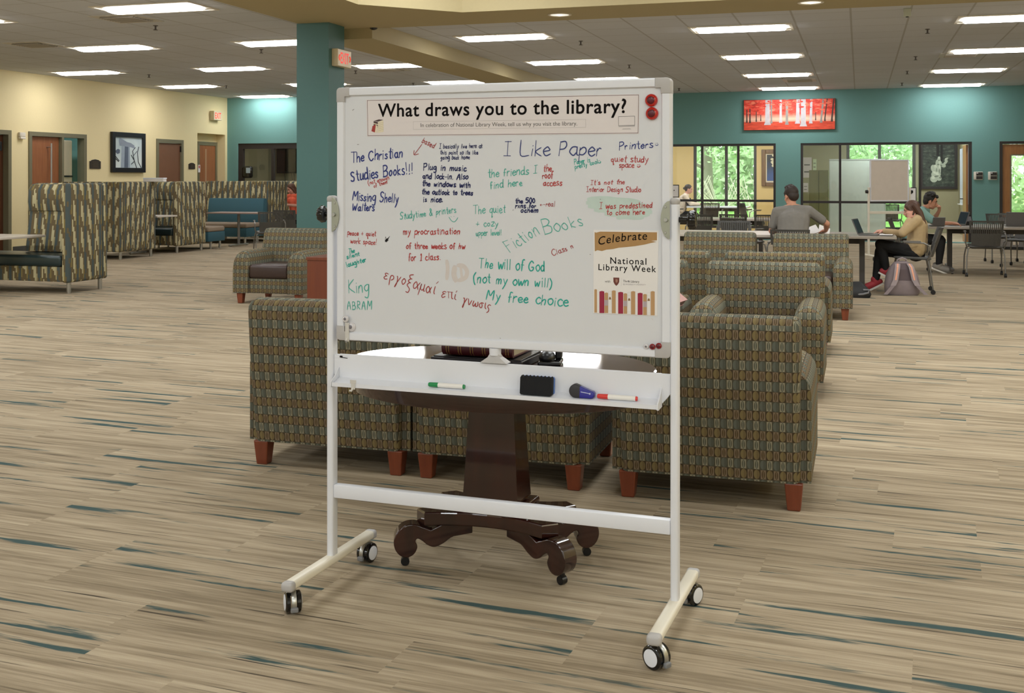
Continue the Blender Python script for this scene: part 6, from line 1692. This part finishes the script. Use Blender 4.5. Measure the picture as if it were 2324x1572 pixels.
for s in (-1, 1):
    def strip(pts, w_, th_):
        rings = []
        for (x, y, z) in pts: rings.append([(x - w_, y - th_, z), (x + w_, y - th_, z), (x + w_, y + th_, z), (x - w_, y + th_, z)])
        return rings
    path = [(s * .07, -.06, .40), (s * .085, -.115, .36), (s * .10, -.135, .28), (s * .115, -.145, .20), (s * .15, -.16, .13), (s * .21, -.175, .06), (s * .25, -.19, .02)]
    mb = MB(); mb.loft(strip(path[:5], .032, .008)); st = mb.build('strap', mat('backpack_strap', '#9a8d8f', .8), t, True)
    mb = MB(); mb.loft(strip([(x, y - .009, z) for x, y, z in path[:4]], .010, .0025)); mb.build('peach_stripe', mat('peach_webbing', '#e8a68a', .6), st)
    mb = MB(); mb.loft(strip([path[3], path[4], path[5], path[6]], .026, .006)); mb.build('strap_tail', M_BP, t, True)
mb = MB(); mb.tube([(-.06, .02, .41), (-.05, .0, .45), (0, -.01, .47), (.05, .0, .45), (.06, .02, .41)], .011, 8); mb.build('handle', mat('backpack_strap', '#9a8d8f', .8), t, True)
# black bag behind the armchair
pk = at_z(1950, 676, 0)
t = thing('bag', 'slumped black bag with a grey strap on the floor behind the far right armchair', 'bag', (pk.x - .02, pk.y + .1, 0), R(5))
mb = MB(); mb.loft([rr(.0, .15, .10), rr(.04, .165, .11), rr(.10, .14, .10, .01), rr(.15, .09, .07, .02), rr(.19, .05, .04, .03)]); mb.build('body', mat('black_nylon', '#18181a', .6, var=.2), t, True)
mb = MB(); mb.tube([(-.02, -.09, .04), (.06, -.12, .05), (.12, -.12, .07), (.13, -.1, .1), (.06, -.09, .1)], .012, 8); mb.build('strap', mat('grey_strap', '#77777a', .7), t, True)
# recycling bin by the oak door
pk = spot(2302, 25.6)
t = thing('recycling_bin', 'black and grey bin with papers near the oak door', 'bin', (pk[0], 25.6, 0))
mb = MB(); mb.b2(-.30, .30, -.2, .2, .0, .06, .01); mb.b2(.16, .30, -.2, .2, .06, .72, .01); mb.build('body', M_BLACK, t); mb = MB(); mb.b2(-.29, .155, -.18, .18, .06, .66); mb.build('front_panel', mat('bin_grey', '#7d7874', .5), t); mb = MB(); mb.b2(-.05, .0, -.186, -.181, .1, .6); mb.b2(.04, .06, -.186, -.181, .1, .6); mb.build('paper_edge', mat('bin_cream', '#d6c8b2', .6), t); mb = MB(); mb.b2(-.30, .30, -.2, .2, .72, .75, .006); mb.build('lid', M_BLACK, t)

# ================================================================ PEOPLE (local: facing +Y, floor at z 0, pelvis over the origin)
SKIN = mat('skin_warm', '#c68f74', .55, var=.05); SKINR = mat('skin_rosy', '#cc9580', .55, var=.05)
def hand_shape(mb, wrist, palm_dir, palm_nrm, curl=.5, side=1, k=1.0):
    """palm plus four unequal bent fingers and a thumb from the side of the palm"""
    w = Vector(wrist); d = Vector(palm_dir).normalized(); n = Vector(palm_nrm).normalized(); n = (n - d * n.dot(d)).normalized(); s = d.cross(n) * side
    c = w + d * .048 * k
    mb.chain([w, w + d * .03 * k, w + d * .075 * k], [.024 * k, .026 * k, .024 * k])
    for o in (-.026, .026): mb.cap(w + d * .02 * k + s * o * .6 * k, w + d * .08 * k + s * o * k, .013 * k, .012 * k, 8)
    for i, (o, L) in enumerate(((-.031, .062), (-.011, .072), (.010, .068), (.030, .054))):
        p0 = w + d * .082 * k + s * o * k; a1 = curl * .7; a2 = curl * 1.5
        p1 = p0 + (d * math.cos(a1) + n * math.sin(a1)) * L * .5 * k; p2 = p1 + (d * math.cos(a2) + n * math.sin(a2)) * L * .5 * k
        mb.chain([p0, p1, p2], [.0098 * k, .0088 * k, .0075 * k], 8)
    t0 = w + d * .028 * k - s * .030 * k; t1 = t0 + (d * .6 - s * .75 + n * .35).normalized() * .038 * k; t2 = t1 + (d * .9 - s * .15 + n * .35).normalized() * .030 * k
    mb.chain([t0, t1, t2], [.0125 * k, .0105 * k, .0085 * k], 8)
def head_shape(mb, c, fwd, up=(0, 0, 1), k=1.0):
    """skull, jaw, nose, brows, lips and ears; returns the frame of the head"""
    f = Vector(fwd).normalized(); u = Vector(up); u = (u - f * u.dot(f)).normalized(); r = f.cross(u)
    M = Matrix((r, f, u)).transposed().to_4x4(); c = Vector(c)
    P = lambda x, y, z: c + (r * x + f * y + u * z) * k
    mb.ell(P(0, -.012, .035), (.076 * k, .098 * k, .088 * k), 20, 14, M)
    mb.ell(P(0, .018, -.03), (.062 * k, .074 * k, .082 * k), 20, 14, M)
    mb.ell(P(0, .052, -.088), (.030 * k, .028 * k, .024 * k), 12, 8, M)
    mb.cap(P(-.045, .02, -.075), P(0, .055, -.092), .020 * k, .02 * k, 8); mb.cap(P(.045, .02, -.075), P(0, .055, -.092), .020 * k, .02 * k, 8)
    mb.chain([P(0, .086, .012), P(0, .098, -.018), P(0, .106, -.032)], [.010 * k, .012 * k, .014 * k], 8)
    for s in (-1, 1):
        mb.ell(P(s * .013, .094, -.036), (.009 * k, .010 * k, .008 * k), 8, 6, M)
        mb.cap(P(s * .012, .083, .022), P(s * .045, .070, .024), .010 * k, .009 * k, 8)
        mb.ell(P(s * .040, .062, -.022), (.020 * k, .016 * k, .018 * k), 10, 6, M)
        mb.ell(P(s * .076, -.008, -.008), (.010 * k, .020 * k, .032 * k), 10, 8, M)
    mb.ell(P(0, .085, -.058), (.024 * k, .013 * k, .007 * k), 10, 6, M); mb.ell(P(0, .082, -.070), (.021 * k, .013 * k, .008 * k), 10, 6, M)
    return P, M
def face_bits(P, M, parent, brow, lip, k=1.0):
    mb = MB()
    for s in (-1, 1): mb.ell(P(s * .031, .0765, .003), (.012 * k, .008 * k, .006 * k), 10, 8, M)
    mb.build('eye', mat('eye_white', '#a3968c', .4), parent, True)
    mb = MB()
    for s in (-1, 1): mb.ell(P(s * .031, .0815, .003), (.006 * k, .0042 * k, .0056 * k), 8, 6, M)
    mb.build('iris', mat('iris_dark', '#2a2018', .2), parent, True)
    mb = MB()
    for s in (-1, 1): mb.chain([P(s * .014, .091, .026), P(s * .032, .088, .031), P(s * .05, .072, .026)], [.0045 * k, .0055 * k, .003 * k], 6)
    mb.build('eyebrow', brow, parent, True)
    mb = MB(); mb.chain([P(-.022, .089, -.064), P(0, .0985, -.0635), P(.022, .089, -.064)], [.003 * k, .0058 * k, .003 * k], 6); mb.build('mouth', lip, parent, True)
LIP = mat('lip_tone', '#a2605a', .5)
HB = mat('hair_dark_brown', '#2c1f18', .6, var=.3, scale=40); HBK = mat('hair_black', '#17130f', .6, var=.3, scale=40); HL = mat('hair_long_brown', '#4e3324', .55, var=.3, scale=40); HA = mat('hair_auburn', '#5b3a28', .6, var=.3, scale=40)
def person(label, loc, rz, J, skin, shirt, trous, shoem, shoesole, sleeve, hair_fn, hairm, k=1.0, vox=.0065, face=True, legs=True, extra=None):
    """J: joints pelvis, waist, chest, neck, head, hfwd, sh/el/wr (L,R), hand dirs, hip/kn/an/toe (L,R)"""
    mb = MB()
    P, M = head_shape(mb, J['head'], J['hfwd'], J.get('hup', (0, 0, 1)), k)
    neck = Vector(J['neck']); hd = Vector(J['head']); f = Vector(J['hfwd']).normalized()
    mb.chain([neck - Vector((0, 0, .05)), neck, hd - f * .02 - Vector((0, 0, .05))], [.062, .054, .052])
    mb.chain([J['pelvis'], J['waist'], J['chest'], neck], [.12, .11, .125, .06])
    for i in (0, 1):
        sh, el, wr = J['sh'][i], J['el'][i], J['wr'][i]
        mb.chain([neck, sh], [.05, .05]); mb.chain([sh, Vector(sh).lerp(el, .5), el], [.048, .044, .038]); mb.chain([el, Vector(el).lerp(wr, .35), wr], [.038, .040, .025])
        hand_shape(mb, wr, J['hd'][i], J['hn'][i], J['curl'][i], 1 if i == 0 else -1)
        if legs:
            hp, kn, an = J['hip'][i], J['kn'][i], J['an'][i]
            mb.chain([hp, kn], [.078, .055]); mb.chain([kn, Vector(kn).lerp(an, .3), an], [.052, .052, .034]); mb.cap(an, J['toe'][i], .032, .026)
    body = mb.build('person', skin, None); fused(body, vox, 3)
    body.location = loc; body.rotation_euler = (0, 0, rz); tag(body, label, 'person')
    if face: face_bits(P, M, body, hairm, LIP, k)
    # top
    mb = MB(); pw, ww, cw = J.get('girth', (.145, .135, .15))
    pel, wai, che = Vector(J['pelvis']), Vector(J['waist']), Vector(J['chest'])
    X0 = Vector((1, 0, 0)); shx = (Vector(J['sh'][1]) - Vector(J['sh'][0])); ax = shx.normalized()
    for s in (-1, 1):
        mb.chain([pel + X0 * s * .075 + Vector((0, 0, .02)), wai + ax * s * .065, che + ax * s * .075], [pw * .86, ww * .82, cw * .80])
    mb.chain([pel + Vector((0, 0, .02)), wai, che, neck - Vector((0, 0, .045))], [pw, ww, cw * .95, .075])
    for i in (0, 1):
        sh, el, wr = Vector(J['sh'][i]), Vector(J['el'][i]), Vector(J['wr'][i])
        mb.chain([che.lerp(neck, .75), sh], [.075, .066]); mb.chain([che + (sh - che) * .55 - Vector((0, 0, .04)), sh], [.085, .066])
        if sleeve == 'short':
            e = sh.lerp(el, .72); mb.chain([sh, e], [.066, .060])
        else:
            mb.chain([sh, sh.lerp(el, .5), el], [.066, .060, .055]); mb.chain([el, el.lerp(wr, .5), wr.lerp(el, .06)], [.055, .048, .038])
    fused(mb.build('jacket' if sleeve == 'jacket' else 'shirt', shirt, body), .008, 5)
    if legs:
        mb = MB()
        for i in (0, 1):
            hp, kn, an = Vector(J['hip'][i]), Vector(J['kn'][i]), Vector(J['an'][i])
            mb.chain([pel - Vector((0, 0, .02)), hp, kn], [.125, .098, .070]); mb.chain([kn, kn.lerp(an, .4), an.lerp(kn, .08)], [.070, .064, .048])
        fused(mb.build('trousers', trous, body), .008, 4)
        for i in (0, 1):
            an, toe = Vector(J['an'][i]), Vector(J['toe'][i]); d = (toe - an); d.normalize(); up = Vector(J.get('sup', [(0, 0, 1), (0, 0, 1)])[i])
            up = (up - d * up.dot(d)).normalized(); heel = an - d * .05
            mb = MB(); mb.chain([an + up * .03, an - up * .015], [.047, .05]); mb.chain([heel - up * .025, an - up * .02, toe - up * .01, toe + d * .03 - up * .02], [.038, .046, .044, .034]); s_ = mb.build('shoe', shoem, body); fused(s_, .006, 3)
            mb = MB(); r_ = d.cross(up); o = an - up * .055; Lh, Lf = .085, (toe - an).length + .065; pts = []
            for q in range(20):
                a = 2 * PI * q / 20; yy = math.cos(a); pts.append((math.sin(a) * (.042 if yy < 0 else .048), (Lf if yy > 0 else Lh) * yy))
            tb = bmesh.new(); A = [tb.verts.new(o + r_ * p[0] + d * p[1]) for p in pts]; B = [tb.verts.new(o + r_ * p[0] + d * p[1] - up * .022) for p in pts]
            tb.faces.new(A); tb.faces.new(list(reversed(B)))
            for q in range(20): tb.faces.new((A[q], B[q], B[(q + 1) % 20], A[(q + 1) % 20]))
            mb.add(tb); mb.build('sole', shoesole, s_)
    mb = MB(); hair_fn(mb, P, M, k); fused(mb.build('hair', hairm, body), .006, 2)
    return body, P, M
def short_hair(mb, P, M, k):
    mb.ell(P(0, -.026, .050), (.083 * k, .098 * k, .090 * k), 20, 14, M); mb.ell(P(0, -.062, .0), (.072 * k, .056 * k, .075 * k), 16, 10, M)
    rng = random.Random(2)
    for q in range(26):
        a = rng.uniform(0, 2 * PI); e = rng.uniform(.5, 1.5); d = Vector((math.cos(a) * math.cos(e), math.sin(a) * math.cos(e), math.sin(e)))
        mb.cap(P(d.x * .075, -.02 + d.y * .085, .055 + d.z * .078), P(d.x * .088, -.015 + d.y * .096, .06 + d.z * .088), .016 * k, .010 * k, 6)
    for s in (-1, 1): mb.cap(P(s * .070, .018, .05), P(s * .073, .008, .0), .014, .009, 6)
def curly_hair(mb, P, M, k):
    short_hair(mb, P, M, k); rng = random.Random(9)
    for q in range(30):
        a = rng.uniform(0, 2 * PI); e = rng.uniform(.35, 1.5); d = Vector((math.cos(a) * math.cos(e), math.sin(a) * math.cos(e), math.sin(e)))
        p = P(d.x * .084, -.01 + d.y * .098, .06 + d.z * .09); mb.ell(p, (.022, .022, .020), 8, 6)
def long_hair(mb, P, M, k):
    mb.ell(P(0, -.022, .045), (.086 * k, .104 * k, .092 * k), 20, 14, M)
    for x, L in ((-.07, .34), (-.045, .40), (-.015, .42), (.015, .42), (.045, .40), (.07, .35)):
        mb.chain([P(x, -.06, .05), P(x * 1.15, -.095, -.06), P(x * 1.3, -.10, -.2), P(x * 1.2, -.085, -L)], [.045, .042, .038, .018], 8)
    for s in (-1, 1): mb.chain([P(s * .066, .028, .06), P(s * .084, .0, -.02), P(s * .09, -.03, -.14), P(s * .085, -.04, -.28)], [.028, .03, .03, .016], 8)
def bun_hair(mb, P, M, k):
    mb.ell(P(0, -.024, .045), (.084 * k, .102 * k, .090 * k), 20, 14, M); mb.ell(P(0, -.06, .0), (.07 * k, .055 * k, .07 * k), 14, 10, M); mb.ell(P(0, -.125, .0), (.035 * k, .035 * k, .035 * k), 12, 8, M)
def shoulder_hair(mb, P, M, k):
    mb.ell(P(0, -.022, .045), (.084 * k, .102 * k, .090 * k), 20, 14, M)
    for s in (-1, 1): mb.chain([P(s * .066, .02, .06), P(s * .086, -.01, -.03), P(s * .085, -.03, -.15)], [.028, .032, .022], 8)
    for x in (-.04, 0, .04): mb.chain([P(x, -.07, .03), P(x, -.09, -.08), P(x, -.085, -.17)], [.04, .038, .022], 8)

# --- person in the grey t-shirt, seen from behind
g = spot(1798, 14.74)
J = dict(pelvis=(0, 0, .56), waist=(0, .05, .73), chest=(.01, .12, .95), neck=(-.01, .19, 1.115), head=(-.03, .25, 1.245), hfwd=(-.55, .80, -.28),
         sh=((-.20, .14, 1.05), (.195, .15, 1.07)), el=((-.27, .16, .80), (.42, .26, .90)), wr=((-.20, .40, .775), (.40, .50, .80)), hd=((.3, .9, -.1), (-.5, .8, -.15)), hn=((0, 0, -1), (0, 0, -1)), curl=(.5, .8),
         hip=((-.09, .02, .53), (.09, .02, .53)), kn=((-.12, .42, .50), (.13, .42, .50)), an=((-.12, .40, .10), (.13, .40, .10)), toe=((-.13, .54, .055), (.15, .54, .055)), girth=(.15, .155, .165))
person('person in a grey t-shirt seen from behind, leaning on the table with one elbow out', g, 0, J, SKIN, mat('heather_grey_cotton', '#7d7973', .9, var=.12, scale=18), mat('dark_jeans', '#23262e', .8), mat('grey_sneaker', '#5a5a5c', .7), mat('white_sole', '#d9d5cc', .6), 'short', short_hair, HB, 1.04)
# --- girl with long brown hair facing left
J = dict(pelvis=(0, 0, .54), waist=(0, -.02, .70), chest=(0, -.02, .87), neck=(0, .0, .985), head=(0, .055, 1.065), hfwd=(.02, .96, -.26),
         sh=((-.165, -.01, .94), (.165, .0, .94)), el=((-.205, .165, .775), (.21, .18, .745)), wr=((-.135, .085, .955), (.15, .40, .785)), hd=((.22, -.05, .95), (-.1, .95, -.12)), hn=((.9, -.25, -.1), (0, 0, -1)), curl=(.8, .5),
         hip=((-.085, .03, .52), (.085, .03, .52)), kn=((-.06, .44, .62), (.09, .44, .52)), an=((-.02, .36, .27), (.07, .50, .12)), toe=((-.02, .24, .21), (.06, .62, .055)), sup=((0, .45, .9), (0, 0, 1)), girth=(.135, .13, .135))
girl, P, M = person('girl with long brown hair in a tan jacket, cheek on hand, red sneakers', (.70, 15.55, 0), R(90), J, SKINR, mat('tan_corduroy', '#b59d76', .85, var=.1, scale=22), mat('black_trousers', '#111113', .8), mat('red_canvas', '#a3333a', .7), mat('white_sole', '#d9d5cc', .6), 'jacket', long_hair, HL, .96)
mb = MB(); mb.box(-.075, .10, .84, .05, .03, .06, .004); mb.build('chest_pocket', mat('pale_pocket', '#bfae92', .8), girl)
# --- person in the teal t-shirt facing right
J = dict(pelvis=(0, 0, .55), waist=(0, .04, .70), chest=(0, .13, .88), neck=(0, .21, 1.01), head=(0, .29, 1.115), hfwd=(.0, .96, -.25),
         sh=((-.19, .15, .96), (.19, .15, .96)), el=((-.24, .33, .78), (.24, .36, .78)), wr=((-.07, .42, .97), (.14, .60, .785)), hd=((.45, .05, .8), (0, 1, -.15)), hn=((.4, -.8, .1), (0, 0, -1)), curl=(1.3, .5),
         hip=((-.09, .02, .53), (.09, .02, .53)), kn=((-.11, .44, .52), (.12, .44, .51)), an=((-.10, .42, .12), (.12, .40, .11)), toe=((-.10, .56, .055), (.12, .54, .055)), girth=(.145, .145, .15))
person('person with dark curly hair in a teal t-shirt, hand at the mouth, before a laptop', (.78, 18.9, 0), R(-90), J, SKIN, mat('soft_teal_cotton', '#86ada6', .9, var=.08, scale=18), mat('black_trousers', '#111113', .8), mat('grey_white_sneaker', '#8a857d', .7), mat('white_sole', '#d9d5cc', .6), 'short', curly_hair, HBK, 1.0)
# --- person in white inside the study room
g = spot(1543, 30.15)
J = dict(pelvis=(0, 0, .55), waist=(0, .03, .71), chest=(0, .10, .92), neck=(0, .16, 1.07), head=(0, .22, 1.19), hfwd=(.10, .97, -.22),
         sh=((-.18, .12, 1.0), (.18, .12, 1.0)), el=((-.22, .26, .80), (.22, .28, .80)), wr=((-.12, .48, .80), (.12, .50, .80)), hd=((.2, .95, -.1), (-.1, .95, -.1)), hn=((0, 0, -1), (0, 0, -1)), curl=(.5, .5),
         hip=((-.09, .02, .53), (.09, .02, .53)), kn=((-.1, .42, .50), (.1, .42, .50)), an=((-.1, .38, .1), (.1, .38, .1)), toe=((-.1, .52, .055), (.1, .52, .055)), girth=(.145, .145, .15))
person('person with dark tied hair in a cream sweater, in profile inside the study room', (g[0], 30.25, 0), R(-82), J, SKINR, mat('cream_knit', '#d9c8b4', .9, var=.06), mat('dark_jeans', '#23262e', .8), mat('grey_sneaker', '#5a5a5c', .7), mat('white_sole', '#d9d5cc', .6), 'long', bun_hair, HB, 1.0, vox=.008)
# --- person in orange by the teal column
g = at_Y(668, 450, 24.75)
J = dict(pelvis=(0, 0, .55), waist=(0, .03, .72), chest=(0, .08, .95), neck=(0, .13, 1.10), head=(0, .19, 1.225), hfwd=(.20, .90, -.42),
         sh=((-.19, .10, 1.04), (.19, .10, 1.04)), el=((-.25, .22, .82), (.25, .24, .82)), wr=((-.06, .40, .84), (.08, .38, .78)), hd=((.6, .6, .1), (-.7, .5, 0)), hn=((0, -.4, -1), (0, 0, -1)), curl=(.9, .6),
         hip=((-.09, .02, .53), (.09, .02, .53)), kn=((-.1, .42, .50), (.1, .42, .50)), an=((-.1, .38, .1), (.1, .38, .1)), toe=((-.1, .52, .055), (.1, .52, .055)), girth=(.15, .15, .155))
person('person with auburn hair in a bright orange t-shirt, half hidden by the teal column', (g.x, 24.9, 0), R(158), J, SKINR, mat('bright_orange_cotton', '#ea6a4c', .85, var=.06), mat('black_trousers', '#111113', .8), mat('grey_sneaker', '#5a5a5c', .7), mat('white_sole', '#d9d5cc', .6), 'short', shoulder_hair, HA, 1.0, vox=.008)
